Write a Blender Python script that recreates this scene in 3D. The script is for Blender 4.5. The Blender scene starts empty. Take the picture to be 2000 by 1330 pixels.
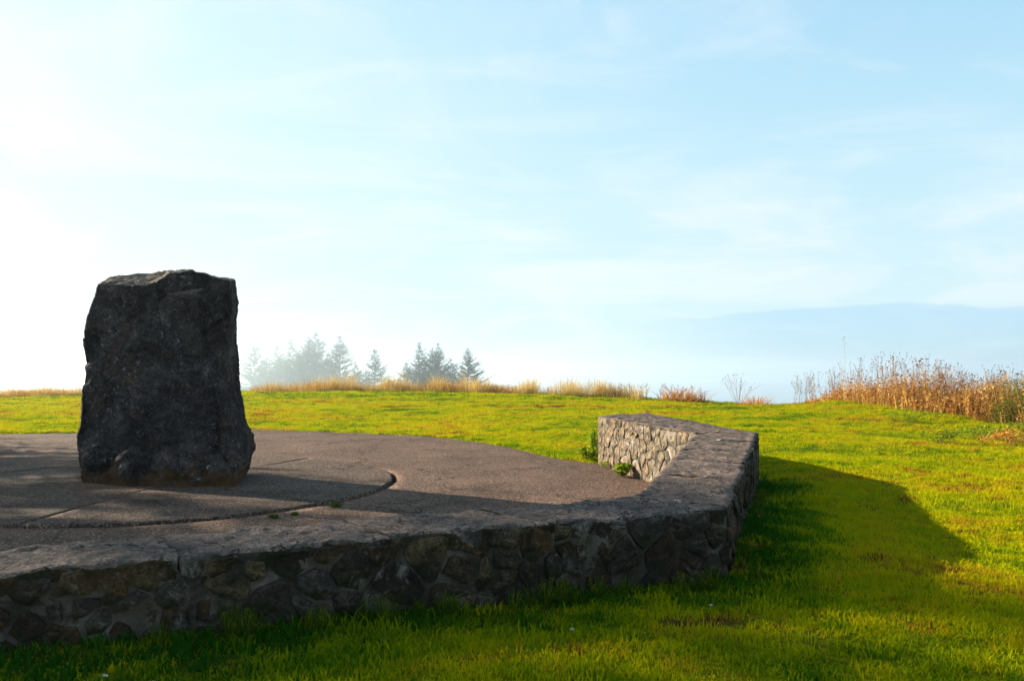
import bpy, math, random
import numpy as np
from mathutils import Vector, Matrix

SC = bpy.context.scene
COL = SC.collection
rnd = random.Random(7)
rng = np.random.default_rng(11)

# ------------------------------------------------------------------ camera
F, H = 1500.0, 1.5                      # focal length in pixels of a 2000 px wide frame, eye height
PITCH = math.atan(55 / F)
cam = bpy.data.cameras.new('camera'); cam.sensor_width = 36; cam.lens = 36 * F / 2000
cam.clip_start = 0.05; cam.clip_end = 20000
camo = bpy.data.objects.new('camera', cam); COL.objects.link(camo)
camo.location = (0, 0, H); camo.rotation_euler = (math.pi / 2 + PITCH, 0, 0)
SC.camera = camo

# ------------------------------------------------------------------ light, sky, exposure
SUN_EL = math.radians(18.6)
SUN_H = Vector((-0.89, 0.456)).normalized()          # horizontal direction towards the sun
SUN_AZ = math.atan2(SUN_H.x, SUN_H.y)                # clockwise from +Y
SUN_STRENGTH = 5.0
SKY_STRENGTH = 0.103
SKY_GAIN = 1.32
EXPOSURE = 1.95
HAZE_DENSITY = 0.00045
sd = Vector((SUN_H.x * math.cos(SUN_EL), SUN_H.y * math.cos(SUN_EL), math.sin(SUN_EL)))
sun = bpy.data.lights.new('sun', 'SUN'); sun.energy = SUN_STRENGTH; sun.angle = math.radians(0.6)
sun.color = (1.0, 0.86, 0.66)
suno = bpy.data.objects.new('sun', sun); COL.objects.link(suno)
suno.rotation_euler = sd.to_track_quat('Z', 'Y').to_euler()
vs = SC.view_settings; vs.view_transform = 'Standard'; vs.look = 'None'; vs.exposure = EXPOSURE; vs.gamma = 1
vs.use_curve_mapping = False
SC.cycles.use_denoising = True
SC.cycles.max_bounces = 8; SC.cycles.transparent_max_bounces = 8; SC.cycles.volume_bounces = 1

def nodes(tree):
    N, L = tree.nodes, tree.links
    def n(kind, ins=None, **props):
        k = N.new(kind)
        for a, b in props.items(): setattr(k, a, b)
        for a, b in (ins or {}).items():
            s = k.inputs[a]
            if isinstance(b, bpy.types.NodeSocket): L.new(b, s)
            else: s.default_value = b
        return k
    return n
def ramp(n, fac, stops, interp='LINEAR'):
    r = n('ShaderNodeValToRGB', {'Fac': fac}); e = r.color_ramp.elements; r.color_ramp.interpolation = interp
    while len(e) < len(stops): e.new(0.5)
    for k, (p, c) in enumerate(stops):
        e[k].position = p; e[k].color = (*c, 1) if len(c) == 3 else c
    return r.outputs[0]
def mixc(n, fac, a, b, mode='MIX'):
    m = n('ShaderNodeMix', data_type='RGBA', blend_type=mode)
    for idx, v in ((0, fac), (6, a), (7, b)):
        if isinstance(v, bpy.types.NodeSocket): m.id_data.links.new(v, m.inputs[idx])
        else: m.inputs[idx].default_value = v if idx == 0 else ((*v, 1) if len(v) == 3 else v)
    return m.outputs[2]
def mth(n, op, a, b=0.0, c=0.0, clamp=False):
    m = n('ShaderNodeMath', operation=op, use_clamp=clamp)
    for k, v in enumerate((a, b, c)):
        if isinstance(v, bpy.types.NodeSocket): m.id_data.links.new(v, m.inputs[k])
        else: m.inputs[k].default_value = v
    return m.outputs[0]
def mrange(n, v, a, b, c=0.0, d=1.0, smooth=True):
    m = n('ShaderNodeMapRange', {'Value': v, 'From Min': a, 'From Max': b, 'To Min': c, 'To Max': d},
          interpolation_type='SMOOTHSTEP' if smooth else 'LINEAR')
    return m.outputs[0]

W = bpy.data.worlds.new('World'); SC.world = W; W.use_nodes = True
W.node_tree.nodes.clear(); n = nodes(W.node_tree)
tc = n('ShaderNodeTexCoord').outputs['Generated']
sky = n('ShaderNodeTexSky', sky_type='NISHITA', sun_disc=False, sun_elevation=SUN_EL, sun_rotation=SUN_AZ,
        altitude=0, air_density=1.0, dust_density=0.8, ozone_density=1.4).outputs[0]
sp = n('ShaderNodeSeparateXYZ', {0: tc})
zz = mth(n, 'MAXIMUM', sp.outputs[2], 0.0)
den = mth(n, 'ADD', zz, 0.16)
cx = mth(n, 'DIVIDE', sp.outputs[0], den); cy = mth(n, 'DIVIDE', sp.outputs[1], den)
plane = n('ShaderNodeCombineXYZ', {0: cx, 1: cy, 2: 0.0}).outputs[0]
def cloud(sx, sy, rot, scale, detail, dist, lo, hi, off=0):
    mp = n('ShaderNodeMapping', {'Vector': plane, 'Scale': (sx, sy, 1), 'Rotation': (0, 0, rot), 'Location': (off, off * .7, 0)}).outputs[0]
    t = n('ShaderNodeTexNoise', {'Vector': mp, 'Scale': scale, 'Detail': detail, 'Roughness': .56, 'Distortion': dist}).outputs[0]
    return mrange(n, t, lo, hi)
c1 = cloud(.85, .95, -.3, 1.0, 10, 1.0, .42, .68)
c2 = cloud(.6, 1.2, .12, 2.2, 12, 1.4, .5, .68, 3.3)
cl = mth(n, 'ADD', mth(n, 'MULTIPLY', c1, .75), mth(n, 'MULTIPLY', c2, .28), clamp=True)
skyw = mixc(n, 1.0, sky, (.80 * SKY_GAIN, .97 * SKY_GAIN, 1.13 * SKY_GAIN), 'MULTIPLY')     # cool white balance of the picture
def soft(c):                                               # the glow near the sun rolls off softly
    q = n('ShaderNodeSeparateColor', {0: c}); o = []
    for k, top_ in zip(range(3), (1.88, 2.42, 2.6)):
        r_ = mth(n, 'POWER', mth(n, 'DIVIDE', q.outputs[k], top_), 2.6)
        o.append(mth(n, 'DIVIDE', q.outputs[k], mth(n, 'POWER', mth(n, 'ADD', 1.0, r_), 1 / 2.6)))
    return n('ShaderNodeCombineColor', {0: o[0], 1: o[1], 2: o[2]}).outputs[0]
skyc = mixc(n, mth(n, 'MULTIPLY', cl, .62), soft(skyw), (2.56, 2.62, 2.66))
# a low bank of sea fog lying along the horizon, its top edge uneven
el = n('ShaderNodeMath', {0: sp.outputs[2]}, operation='ARCSINE').outputs[0]
edge = n('ShaderNodeTexNoise', {'Vector': n('ShaderNodeMapping', {'Vector': tc, 'Scale': (2.2, 2.2, .6)}).outputs[0], 'Scale': 1.6, 'Detail': 3}).outputs[0]
edge2 = n('ShaderNodeTexNoise', {'Vector': tc, 'Scale': 22, 'Detail': 4}).outputs[0]
top = mth(n, 'ADD', mth(n, 'MULTIPLY_ADD', edge, .05, .039), mth(n, 'MULTIPLY', edge2, .006))
below = mth(n, 'SUBTRACT', top, el)
bank = mth(n, 'MULTIPLY', mrange(n, below, -.0005, .003), mrange(n, el, -.02, .05, .85, 1.0))
away = n('ShaderNodeVectorMath', {0: tc, 1: (SUN_H.x, SUN_H.y, 0)}, operation='DOT_PRODUCT').outputs['Value']
bankf = mth(n, 'MULTIPLY', mth(n, 'MULTIPLY', bank, .6), mrange(n, away, .36, .12))
skyd = mixc(n, bankf, skyc, mixc(n, 1.0, skyc, (.62, .80, 1.0), 'MULTIPLY'))
bg = n('ShaderNodeBackground', {'Color': skyd, 'Strength': SKY_STRENGTH})
n('ShaderNodeOutputWorld', {'Surface': bg.outputs[0]})

# ------------------------------------------------------------------ pixel helpers (points of the photograph -> places)
def ray(px, py):
    x = (px - 1000) / F; y = (665 - py) / F
    return x, math.cos(PITCH) - y * math.sin(PITCH), math.sin(PITCH) + y * math.cos(PITCH)
def G(px, py, z=0.0):
    x, y, v = ray(px, py); t = (z - H) / v
    return Vector((x * t, y * t, z))
def D(px, py, d):
    x, y, v = ray(px, py); t = d / y
    return Vector((x * t, d, H + v * t))

# ------------------------------------------------------------------ mesh helpers
def _hash(ix, iy, iz):
    h = (ix.astype(np.int64) * 374761393 + iy.astype(np.int64) * 668265263 + iz.astype(np.int64) * 2147483647) & 0x7fffffff
    h = ((h ^ (h >> 13)) * 1274126177) & 0x7fffffff
    return ((h ^ (h >> 16)) & 0xffff) / 32767.5 - 1.0
def vnoise(p):
    p = np.asarray(p, float); i = np.floor(p); f = p - i; f = f * f * f * (f * (f * 6 - 15) + 10); i = i.astype(np.int64)
    r = 0
    for a in (0, 1):
        for b in (0, 1):
            for c in (0, 1):
                w = (f[:, 0] if a else 1 - f[:, 0]) * (f[:, 1] if b else 1 - f[:, 1]) * (f[:, 2] if c else 1 - f[:, 2])
                r = r + w * _hash(i[:, 0] + a, i[:, 1] + b, i[:, 2] + c)
    return r
def fbm(p, octv=4, rough=.5, ridged=False):
    p = np.asarray(p, float); s = 0; a = 1.0; t = 0
    for k in range(octv):
        v = vnoise(p * 2.03 ** k + 17.3 * k)
        s = s + a * ((1 - 2 * np.abs(v)) if ridged else v); t += a; a *= rough
    return s / t
def link(name, me, mat=None, parent=None):
    o = bpy.data.objects.new(name, me); COL.objects.link(o)
    if mat is not None and not me.materials: me.materials.append(mat)
    if parent: o.parent = parent
    return o
def mesh(name, verts, faces, smooth=False, tint=None):
    me = bpy.data.meshes.new(name)
    verts = np.asarray(verts, np.float32).reshape(-1, 3)
    if isinstance(faces, np.ndarray):
        k = faces.shape[1]; nf = len(faces)
        me.vertices.add(len(verts)); me.vertices.foreach_set('co', verts.ravel())
        me.loops.add(nf * k); me.loops.foreach_set('vertex_index', faces.astype(np.int32).ravel())
        me.polygons.add(nf); me.polygons.foreach_set('loop_start', np.arange(0, nf * k, k, dtype=np.int32))
        me.polygons.foreach_set('loop_total', np.full(nf, k, np.int32))
        me.update(calc_edges=True); me.validate()
    else:
        me.from_pydata([tuple(map(float, v)) for v in verts], [], [tuple(f) for f in faces]); me.update()
    if smooth: me.polygons.foreach_set('use_smooth', [True] * len(me.polygons))
    if tint is not None:
        at = me.attributes.new('tint', 'FLOAT', 'POINT'); at.data.foreach_set('value', np.asarray(tint, np.float32))
    return me
def empty(name, loc=(0, 0, 0), rz=0.0):
    o = bpy.data.objects.new(name, None); COL.objects.link(o); o.location = loc; o.rotation_euler = (0, 0, rz); return o
def tag(o, label=None, cat=None, group=None, kind=None):
    for k, v in (('label', label), ('category', cat), ('group', group), ('kind', kind)):
        if v: o[k] = v
    return o
def grid_faces(nu, nv, wrap=False):
    a = np.arange(nu - (0 if wrap else 1)); b = np.arange(nv - 1)
    A, B = np.meshgrid(a, b, indexing='ij'); A2 = (A + 1) % nu
    return np.stack([A * nv + B, A2 * nv + B, A2 * nv + B + 1, A * nv + B + 1], -1).reshape(-1, 4)
class MB:
    def __init__(s): s.v = []; s.f = []; s.t = []
    def quad(s, a, b, c, d, t=0.0):
        k = len(s.v); s.v += [a, b, c, d]; s.t += [t] * 4; s.f.append((k, k + 1, k + 2, k + 3))
    def tri(s, a, b, c, t=0.0):
        k = len(s.v); s.v += [a, b, c]; s.t += [t] * 3; s.f.append((k, k + 1, k + 2))
    def tube(s, pts, rad, sides=3, t=0.0):
        k = len(s.v); m = len(pts)
        for i, p in enumerate(pts):
            d = (pts[min(i + 1, m - 1)] - pts[max(i - 1, 0)]); d = d.normalized() if d.length > 1e-9 else Vector((0, 0, 1))
            u = d.orthogonal().normalized(); w = d.cross(u)
            for j in range(sides):
                a = 2 * math.pi * j / sides
                s.v.append(p + (u * math.cos(a) + w * math.sin(a)) * rad[i]); s.t.append(t)
        for i in range(m - 1):
            for j in range(sides):
                j2 = (j + 1) % sides
                s.f.append((k + i * sides + j, k + i * sides + j2, k + (i + 1) * sides + j2, k + (i + 1) * sides + j))
    def blob(s, c, rx, rz, t=0.0, seg=6):
        k = len(s.v)
        s.v.append(c + Vector((0, 0, rz))); s.v.append(c - Vector((0, 0, rz * .6))); s.t += [t] * 2
        for j in range(seg):
            a = 2 * math.pi * j / seg; q = rx * rnd.uniform(.75, 1.2)
            s.v.append(c + Vector((math.cos(a) * q, math.sin(a) * q, rnd.uniform(-.3, .3) * rz))); s.t.append(t)
        for j in range(seg):
            j2 = (j + 1) % seg; s.f.append((k, k + 2 + j, k + 2 + j2)); s.f.append((k + 1, k + 2 + j2, k + 2 + j))
    def mesh(s, name, smooth=False): return mesh(name, s.v, s.f, smooth, s.t)

# ------------------------------------------------------------------ materials
def material(name):
    m = bpy.data.materials.new(name); m.use_nodes = True; m.node_tree.nodes.clear()
    n = nodes(m.node_tree); out = n('ShaderNodeOutputMaterial')
    return m, n, out
def surf(n, out, col, rough=.95, bump=None, bstr=.5, bdist=.01, spec=.05):
    p = n('ShaderNodeBsdfPrincipled', {'Roughness': rough, 'Specular IOR Level': spec})
    tr = p.id_data.links
    if isinstance(col, bpy.types.NodeSocket): tr.new(col, p.inputs['Base Color'])
    else: p.inputs['Base Color'].default_value = (*col, 1)
    if bump is not None:
        b = n('ShaderNodeBump', {'Height': bump, 'Strength': bstr, 'Distance': bdist}); tr.new(b.outputs[0], p.inputs['Normal'])
    tr.new(p.outputs[0], out.inputs[0]); return p
def noise(n, vec, scale, detail=4, rough=.55, dist=0.0):
    return n('ShaderNodeTexNoise', {'Vector': vec, 'Scale': scale, 'Detail': detail, 'Roughness': rough, 'Distortion': dist}).outputs[0]
def voro(n, vec, scale, feature='F1', out='Distance', rand=1.0):
    return n('ShaderNodeTexVoronoi', {'Vector': vec, 'Scale': scale, 'Randomness': rand}, feature=feature).outputs[out]
def leafy(name, stops, transl=.4, attr_type='GEOMETRY', rough=.7, spec=.03, wnoise=None):
    m, n, out = material(name)
    t = n('ShaderNodeAttribute', attribute_name='tint', attribute_type=attr_type).outputs['Fac']
    c = ramp(n, t, stops)
    d = n('ShaderNodeBsdfPrincipled', {'Base Color': c, 'Roughness': rough, 'Specular IOR Level': spec})
    tr = n('ShaderNodeBsdfTranslucent', {'Color': c})
    mx = n('ShaderNodeMixShader', {0: transl, 1: d.outputs[0], 2: tr.outputs[0]})
    m.node_tree.links.new(mx.outputs[0], out.inputs[0]); return m

def mat_stone():
    m, n, out = material('basalt'); o = n('ShaderNodeTexCoord').outputs['Object']
    a = noise(n, o, 1.6, 8, .7, .4); b = noise(n, o, 9, 8, .75, .3); c = noise(n, o, 34, 6, .8)
    col = ramp(n, mth(n, 'ADD', mth(n, 'ADD', mth(n, 'MULTIPLY', a, .35), mth(n, 'MULTIPLY', b, .3)), mth(n, 'MULTIPLY', c, .35)),
               [(.40, (.005, .0042, .0042)), (.47, (.017, .0145, .0143)), (.535, (.050, .043, .041)), (.62, (.15, .128, .12))])
    spots = mth(n, 'MULTIPLY', mrange(n, noise(n, o, 26, 5, .7, .6), .56, .67), mrange(n, noise(n, o, 2.6, 5, .65), .47, .6))
    col = mixc(n, mth(n, 'MULTIPLY', spots, .8), col, (.24, .21, .20))
    spots2 = mth(n, 'MULTIPLY', mrange(n, noise(n, o, 13, 6, .72, .8), .58, .66), mrange(n, noise(n, o, 1.9, 4), .5, .6))
    col = mixc(n, mth(n, 'MULTIPLY', spots2, .8), col, (.3, .3, .29))
    rust = mth(n, 'MULTIPLY', mrange(n, noise(n, o, 2.1, 5), .56, .72), .5)
    col = mixc(n, rust, col, (.085, .042, .022))
    z = n('ShaderNodeSeparateXYZ', {0: o}).outputs[2]
    moss = mth(n, 'MULTIPLY', mrange(n, mth(n, 'ADD', z, mth(n, 'MULTIPLY', noise(n, o, 3, 6, .7, .5), -1.1)), -.28, -.48), .8)
    col = mixc(n, moss, col, (.075, .036, .010))
    nz_ = n('ShaderNodeSeparateXYZ', {0: n('ShaderNodeNewGeometry').outputs['Normal']}).outputs[2]
    lit_top = mth(n, 'MULTIPLY', mth(n, 'MULTIPLY', mrange(n, z, 2.4, 2.65), mrange(n, nz_, .35, .7)), .9)  # upward top facet coloured lighter to look sunlit
    col = mixc(n, lit_top, col, ramp(n, c, [(.35, (.07, .055, .042)), (.65, (.26, .21, .16))]))
    h = mth(n, 'ADD', mth(n, 'MULTIPLY', b, .6), mth(n, 'MULTIPLY', c, .4))
    surf(n, out, col, .93, h, 1.0, .06, .1); return m
def mat_wallstone(name='wall_rubble', shade_mult=1.0, green=.5, tan=0.0):
    m, n, out = material(name); tcn = n('ShaderNodeTexCoord'); o = tcn.outputs['Object']
    rd = n('ShaderNodeObjectInfo').outputs['Random']
    base = ramp(n, rd, [(0, (.040, .032, .022)), (.18, (.12, .066, .028)), (.36, (.155, .118, .066)), (.5, (.060, .056, .044)),
                        (.64, (.15, .080, .034)), (.78, (.085, .074, .064)), (.9, (.17, .148, .125)), (1, (.045, .034, .024))])
    base = mixc(n, tan, base, (.13, .105, .072))
    a = noise(n, o, 7, 7, .68); b = noise(n, o, 38, 5, .7)
    col = mixc(n, 1.0, base, ramp(n, a, [(.3, (.3, .3, .3)), (.5, (.95, .95, .95)), (.70, (2.2, 2.15, 2.0))]), 'MULTIPLY')
    col = mixc(n, mth(n, 'MULTIPLY', mrange(n, noise(n, o, 4.2, 5, .6), .54, .68), .6), col, (.095, .050, .020))
    col = mixc(n, mth(n, 'MULTIPLY', mrange(n, noise(n, o, 14, 7, .75, .5), .55, .68), .7), col, (.21, .195, .175))
    col = mixc(n, mth(n, 'MULTIPLY', mrange(n, noise(n, o, 6, 7, .75, .8), .5, .6), .75), col, (.022, .020, .013))
    col = mixc(n, mth(n, 'MULTIPLY', mrange(n, noise(n, tcn.outputs['Object'], 2.6, 4), .5, .6), green), col, (.030, .030, .012))
    wp = n('ShaderNodeNewGeometry').outputs['Position']
    smear = mth(n, 'MULTIPLY', mrange(n, noise(n, wp, 4.5, 8, .72, .7), .53, .61), mrange(n, noise(n, wp, 1.3, 2), .4, .55))
    col = mixc(n, mth(n, 'MULTIPLY', smear, .8), col, ramp(n, noise(n, wp, 30, 5, .75), [(.35, (.13, .118, .105)), (.65, (.36, .33, .31))]))
    damp = mrange(n, noise(n, wp, 3.1, 8, .7, 1.0), .46, .58)
    col = mixc(n, mth(n, 'MULTIPLY', damp, .8 * green), col, (.020, .018, .012))
    c3 = noise(n, o, 70, 5, .8)
    col = mixc(n, 1.0, col, ramp(n, c3, [(.32, (.45 * shade_mult,) * 3), (.5, (shade_mult,) * 3), (.68, (1.9 * shade_mult,) * 3)]), 'MULTIPLY')  # overall gain; the outer-face copy has its shade put in here
    surf(n, out, col, .92, mth(n, 'ADD', mth(n, 'MULTIPLY', a, .6), mth(n, 'MULTIPLY', b, .4)), .9, .02, .15); return m
def mat_mortar():
    m, n, out = material('mortar'); o = n('ShaderNodeTexCoord').outputs['Object']
    a = noise(n, o, 5, 6, .65); b = noise(n, o, 60, 4, .7)
    col = ramp(n, a, [(.36, (.03, .025, .019)), (.5, (.085, .072, .06)), (.64, (.15, .135, .12))])
    col = mixc(n, mth(n, 'MULTIPLY', mrange(n, noise(n, o, 3, 5), .5, .66), .55), col, (.06, .048, .030))
    wp = n('ShaderNodeNewGeometry').outputs['Position']
    damp = mrange(n, noise(n, wp, 3.1, 8, .7, 1.0), .46, .58)
    col = mixc(n, mth(n, 'MULTIPLY', damp, .75), col, (.020, .018, .012))
    surf(n, out, col, .95, mth(n, 'ADD', b, noise(n, o, 14, 5, .7)), 1.0, .012, .1); return m
def mat_cap():
    m, n, out = material('capstone'); tcn = n('ShaderNodeTexCoord'); o = tcn.outputs['Object']
    rd = n('ShaderNodeObjectInfo').outputs['Random']
    a = noise(n, o, 3.2, 8, .68, .4); b = noise(n, o, 22, 6, .7); c = noise(n, o, 90, 3, .7)
    col = ramp(n, mth(n, 'ADD', mth(n, 'MULTIPLY', a, .6), mth(n, 'MULTIPLY', b, .4)),
               [(.36, (.034, .024, .021)), (.47, (.098, .069, .058)), (.56, (.180, .128, .100)), (.68, (.32, .235, .175))])
    col = mixc(n, .18, col, ramp(n, rd, [(0, (.07, .06, .055)), (.5, (.12, .085, .06)), (1, (.09, .08, .075))]))
    wv = n('ShaderNodeVectorMath', {0: o, 1: n('ShaderNodeVectorMath', {0: n('ShaderNodeTexNoise', {'Vector': o, 'Scale': 6, 'Detail': 5}).outputs[1], 'Scale': .35}, operation='SCALE').outputs[0]}, operation='ADD').outputs[0]
    crk = mrange(n, voro(n, wv, 2.3, 'DISTANCE_TO_EDGE'), .03, .004)
    col = mixc(n, mth(n, 'MULTIPLY', crk, .85), col, (.016, .014, .011))
    col = mixc(n, 1.0, col, ramp(n, c, [(.33, (.4,) * 3), (.5, (.9,) * 3), (.67, (1.6,) * 3)]), 'MULTIPLY')
    dark = mth(n, 'MULTIPLY', mrange(n, noise(n, o, 8, 8, .75, .6), .5, .6), .75)
    col = mixc(n, dark, col, (.040, .040, .036))
    lic = mth(n, 'MULTIPLY', mrange(n, voro(n, o, 5.2), .17, .1), mrange(n, noise(n, o, 30, 4), .46, .54))
    lic = mth(n, 'MULTIPLY', lic, mrange(n, noise(n, o, 1.1, 2), .5, .6))
    col = mixc(n, lic, col, (.52, .54, .52))
    z = n('ShaderNodeSeparateXYZ', {0: n('ShaderNodeNewGeometry').outputs['Position']}).outputs[2]
    surf(n, out, col, .93, mth(n, 'ADD', mth(n, 'MULTIPLY', b, .6), mth(n, 'MULTIPLY', c, .4)), 1.0, .022, .15); return m
def mat_aggregate(name, dark, mid, light, mossy=.5):
    m, n, out = material(name); o = n('ShaderNodeNewGeometry').outputs['Position']
    peb = voro(n, o, 70, out='Color'); pd = voro(n, o, 70)
    g = n('ShaderNodeSeparateColor', {0: peb}).outputs[0]
    col = ramp(n, g, [(0, tuple(x * .8 for x in dark)), (.42, tuple(x * .9 for x in mid)), (.85, tuple(x * .85 for x in light)), (1, tuple(min(1, x * 2.0) for x in light))])
    big = noise(n, o, .9, 6, .62); blot = noise(n, o, 5, 5, .65)
    col = mixc(n, 1.0, col, ramp(n, big, [(.3, (.6, .6, .6)), (.5, (1, 1, 1)), (.7, (1.3, 1.25, 1.2))]), 'MULTIPLY')
    wv = n('ShaderNodeVectorMath', {0: o, 1: n('ShaderNodeVectorMath', {0: n('ShaderNodeTexNoise', {'Vector': o, 'Scale': 3, 'Detail': 5}).outputs[1], 'Scale': .4}, operation='SCALE').outputs[0]}, operation='ADD').outputs[0]
    crk = mth(n, 'MULTIPLY', mrange(n, voro(n, wv, .42, 'DISTANCE_TO_EDGE'), .006, .002), .75)
    col = mixc(n, crk, col, (.012, .010, .008))
    col = mixc(n, mth(n, 'MULTIPLY', mrange(n, blot, .56, .7), .45), col, tuple(x * .55 for x in mid))
    spark = mth(n, 'MULTIPLY', mrange(n, voro(n, o, 7), .05, .03), .8)
    col = mixc(n, spark, col, (.45, .43, .40))
    col = mixc(n, mth(n, 'MULTIPLY', mrange(n, noise(n, o, 1.6, 6, .7), .6, .74), mossy), col, (.050, .046, .016))
    surf(n, out, col, .9, mth(n, 'SUBTRACT', 1.0, pd), .5, .007, .06); return m
def mat_ground():
    m, n, out = material('turf_soil'); o = n('ShaderNodeNewGeometry').outputs['Position']
    a = noise(n, o, .35, 5, .6); b = noise(n, o, 2.2, 6, .65); c = noise(n, o, 24, 5, .75)
    col = ramp(n, b, [(.32, (.15, .095, .008)), (.46, (.17, .18, .003)), (.6, (.15, .20, .003)), (.72, (.26, .24, .005))])
    col = mixc(n, 1.0, col, ramp(n, c, [(.3, (.35, .35, .35)), (.5, (1, 1, 1)), (.72, (1.8, 1.75, 1.6))]), 'MULTIPLY')
    att = n('ShaderNodeAttribute', attribute_name='soil', attribute_type='GEOMETRY').outputs['Fac']
    soil = ramp(n, c, [(.3, (.025, .010, .006)), (.55, (.085, .030, .015)), (.75, (.14, .06, .03))])
    col = mixc(n, att, col, soil)
    surf(n, out, col, 1.0, c, 1.0, .05, 0.0); return m

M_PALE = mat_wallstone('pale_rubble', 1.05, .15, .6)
M_SHADE_MOSSY = mat_wallstone('shade_mossy_rubble', .52, .95)  # rubble copy darkened to carry the outer faces' shade in its colour, mossier too
M_STONE, M_WSTONE, M_MORTAR, M_CAP, M_GROUND = mat_stone(), mat_wallstone(), mat_mortar(), mat_cap(), mat_ground()
M_PAVE = mat_aggregate('brown_aggregate', (.034, .0215, .0155), (.080, .051, .0365), (.135, .089, .066), .4)
M_DISC = mat_aggregate('grey_aggregate', (.026, .018, .014), (.056, .039, .030), (.105, .075, .058), .5)
M_GRASS = leafy('lawn_blades', [(0, (.012, .075, .004)), (.25, (.075, .15, .003)), (.5, (.275, .31, .0015)), (.75, (.385, .33, .002)), (.9, (.34, .18, .012)), (1, (.14, .045, .012))], .5, 'INSTANCER', .9, 0.0)
M_DRY = leafy('dry_straw', [(0, (.20, .11, .022)), (.4, (.42, .28, .07)), (.75, (.58, .43, .14)), (1, (.7, .56, .26))], .35)
M_RUST = leafy('dead_fronds', [(0, (.12, .04, .010)), (.4, (.36, .14, .022)), (.75, (.52, .25, .04)), (1, (.6, .36, .11))], .5)
M_TANGLE = leafy('weed_tangle', [(0, (.05, .018, .008)), (.35, (.24, .085, .020)), (.65, (.44, .215, .045)), (1, (.56, .40, .12))], .45)
M_STEM = leafy('dead_stems', [(0, (.08, .032, .013)), (.4, (.25, .115, .038)), (.75, (.40, .22, .08)), (1, (.52, .35, .15))], .25)
M_HEAD = leafy('seed_heads', [(0, (.06, .035, .02)), (.5, (.20, .11, .045)), (1, (.42, .26, .10))], .2)
M_WEED = leafy('weed_leaves', [(0, (.03, .07, .005)), (.5, (.10, .17, .006)), (.8, (.22, .28, .006)), (1, (.36, .36, .02))], .45)
M_TUFT = leafy('rank_grass', [(0, (.01, .04, .004)), (.6, (.035, .085, .004)), (.9, (.10, .12, .005)), (1, (.2, .15, .02))], .4)
M_SHRUB = leafy('shrub_leaves', [(0, (.02, .035, .006)), (.5, (.06, .095, .008)), (.85, (.13, .17, .010)), (1, (.20, .22, .02))], .35)
M_NEEDLE = leafy('spruce_needles', [(0, (.010, .018, .010)), (.6, (.022, .036, .020)), (1, (.04, .055, .03))], .15)
m, n, out = material('bark'); o_ = n('ShaderNodeTexCoord').outputs['Object']
surf(n, out, ramp(n, noise(n, o_, 8), [(.3, (.03, .022, .016)), (.7, (.09, .07, .055))]), .9, noise(n, o_, 20), .6); M_BARK = m
m, n, out = material('sea_water'); o_ = n('ShaderNodeNewGeometry').outputs['Position']
surf(n, out, (.03, .06, .08), .18, noise(n, o_, .25, 4), .25, .5, .5); M_SEA = m
m, n, out = material('white_petals'); surf(n, out, (.5, .48, .42), .7); M_PETAL = m

# ------------------------------------------------------------------ plan of the place
ZT = 0.75                                            # top of the ring wall
OUT_T = [G(1420, 990, ZT), G(1480, 845, ZT), G(1265, 807, ZT)]          # outer top edge: near corner, far corner, end
IN_T = [G(1245, 970, ZT), G(1357, 846, ZT), G(1168, 812, ZT)]
o0, i0 = G(0, 1122, ZT), G(0, 1072, ZT)
dn = (OUT_T[0] - o0).normalized(); din = (IN_T[0] - i0).normalized()
OUT_T.insert(0, OUT_T[0] - dn * 5.2); IN_T.insert(0, IN_T[0] - dn * 4.7)
IN_T[0] = IN_T[1] + (OUT_T[0] - OUT_T[1]) * .93
MID = [(a + b) / 2 for a, b in zip(OUT_T, IN_T)]
DC, DR = Vector((-4.4, 10.1)), 2.8                  # central disc
edge_px = [(1168, 905), (1100, 897), (1020, 880), (960, 866), (840, 853), (720, 846), (600, 842), (490, 838), (150, 845), (0, 848)]
EDGE = [G(x, y).to_2d() for x, y in edge_px]
BOUND = [p.to_2d() for p in MID] + EDGE + [Vector((-18, 17.8)), Vector((-18, 13.5)), Vector((-12.5, 12.5)), Vector((-11.6, 7)), Vector((-8.5, 3.4))]
bx = np.array([(p.x, p.y) for p in BOUND])
def sdist(P):                                        # signed distance to the paved area, inside positive
    P = np.asarray(P, float); d = np.full(len(P), 1e9); ins = np.zeros(len(P), bool)
    for k in range(len(bx)):
        a, b = bx[k], bx[(k + 1) % len(bx)]; e = b - a
        t = np.clip(((P - a) @ e) / (e @ e), 0, 1)
        d = np.minimum(d, np.hypot(*(P - a - t[:, None] * e).T))
        c = (a[1] > P[:, 1]) != (b[1] > P[:, 1])
        with np.errstate(divide='ignore', invalid='ignore'):
            ins ^= c & (P[:, 0] < (b[0] - a[0]) * (P[:, 1] - a[1]) / (b[1] - a[1]) + a[0])
    return np.where(ins, d, -d)
CP = []
for px, py, d in [(0, 775, 38), (160, 773, 38), (480, 769, 37), (700, 766, 36), (900, 768, 35), (1100, 772, 34), (1200, 776, 33), (1300, 783, 31),
                  (1400, 791, 29), (1500, 800, 27), (1560, 793, 25), (1640, 782, 24), (1720, 792, 21.5), (1820, 806, 19.5), (2000, 832, 17.5),
                  (1900, 790, 23), (2100, 800, 22), (1478, 938, 9.0), (1445, 1050, 5.0), (1415, 1135, 4.2), (1000, 1195, 3.55), (500, 1242, 3.1),
                  (0, 1275, 2.8), (2000, 1082, 5.4), (2000, 930, 10.5), (1700, 905, 10), (1700, 860, 14), (1500, 845, 15), (1300, 806, 22),
                  (1900, 870, 14), (2300, 900, 14), (2500, 1000, 8), (1850, 1000, 6.8), (1000, 1345, 2.55), (1900, 1345, 2.6)]:
    p = D(px, py, d); CP.append((p.x, p.y, p.z))
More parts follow.
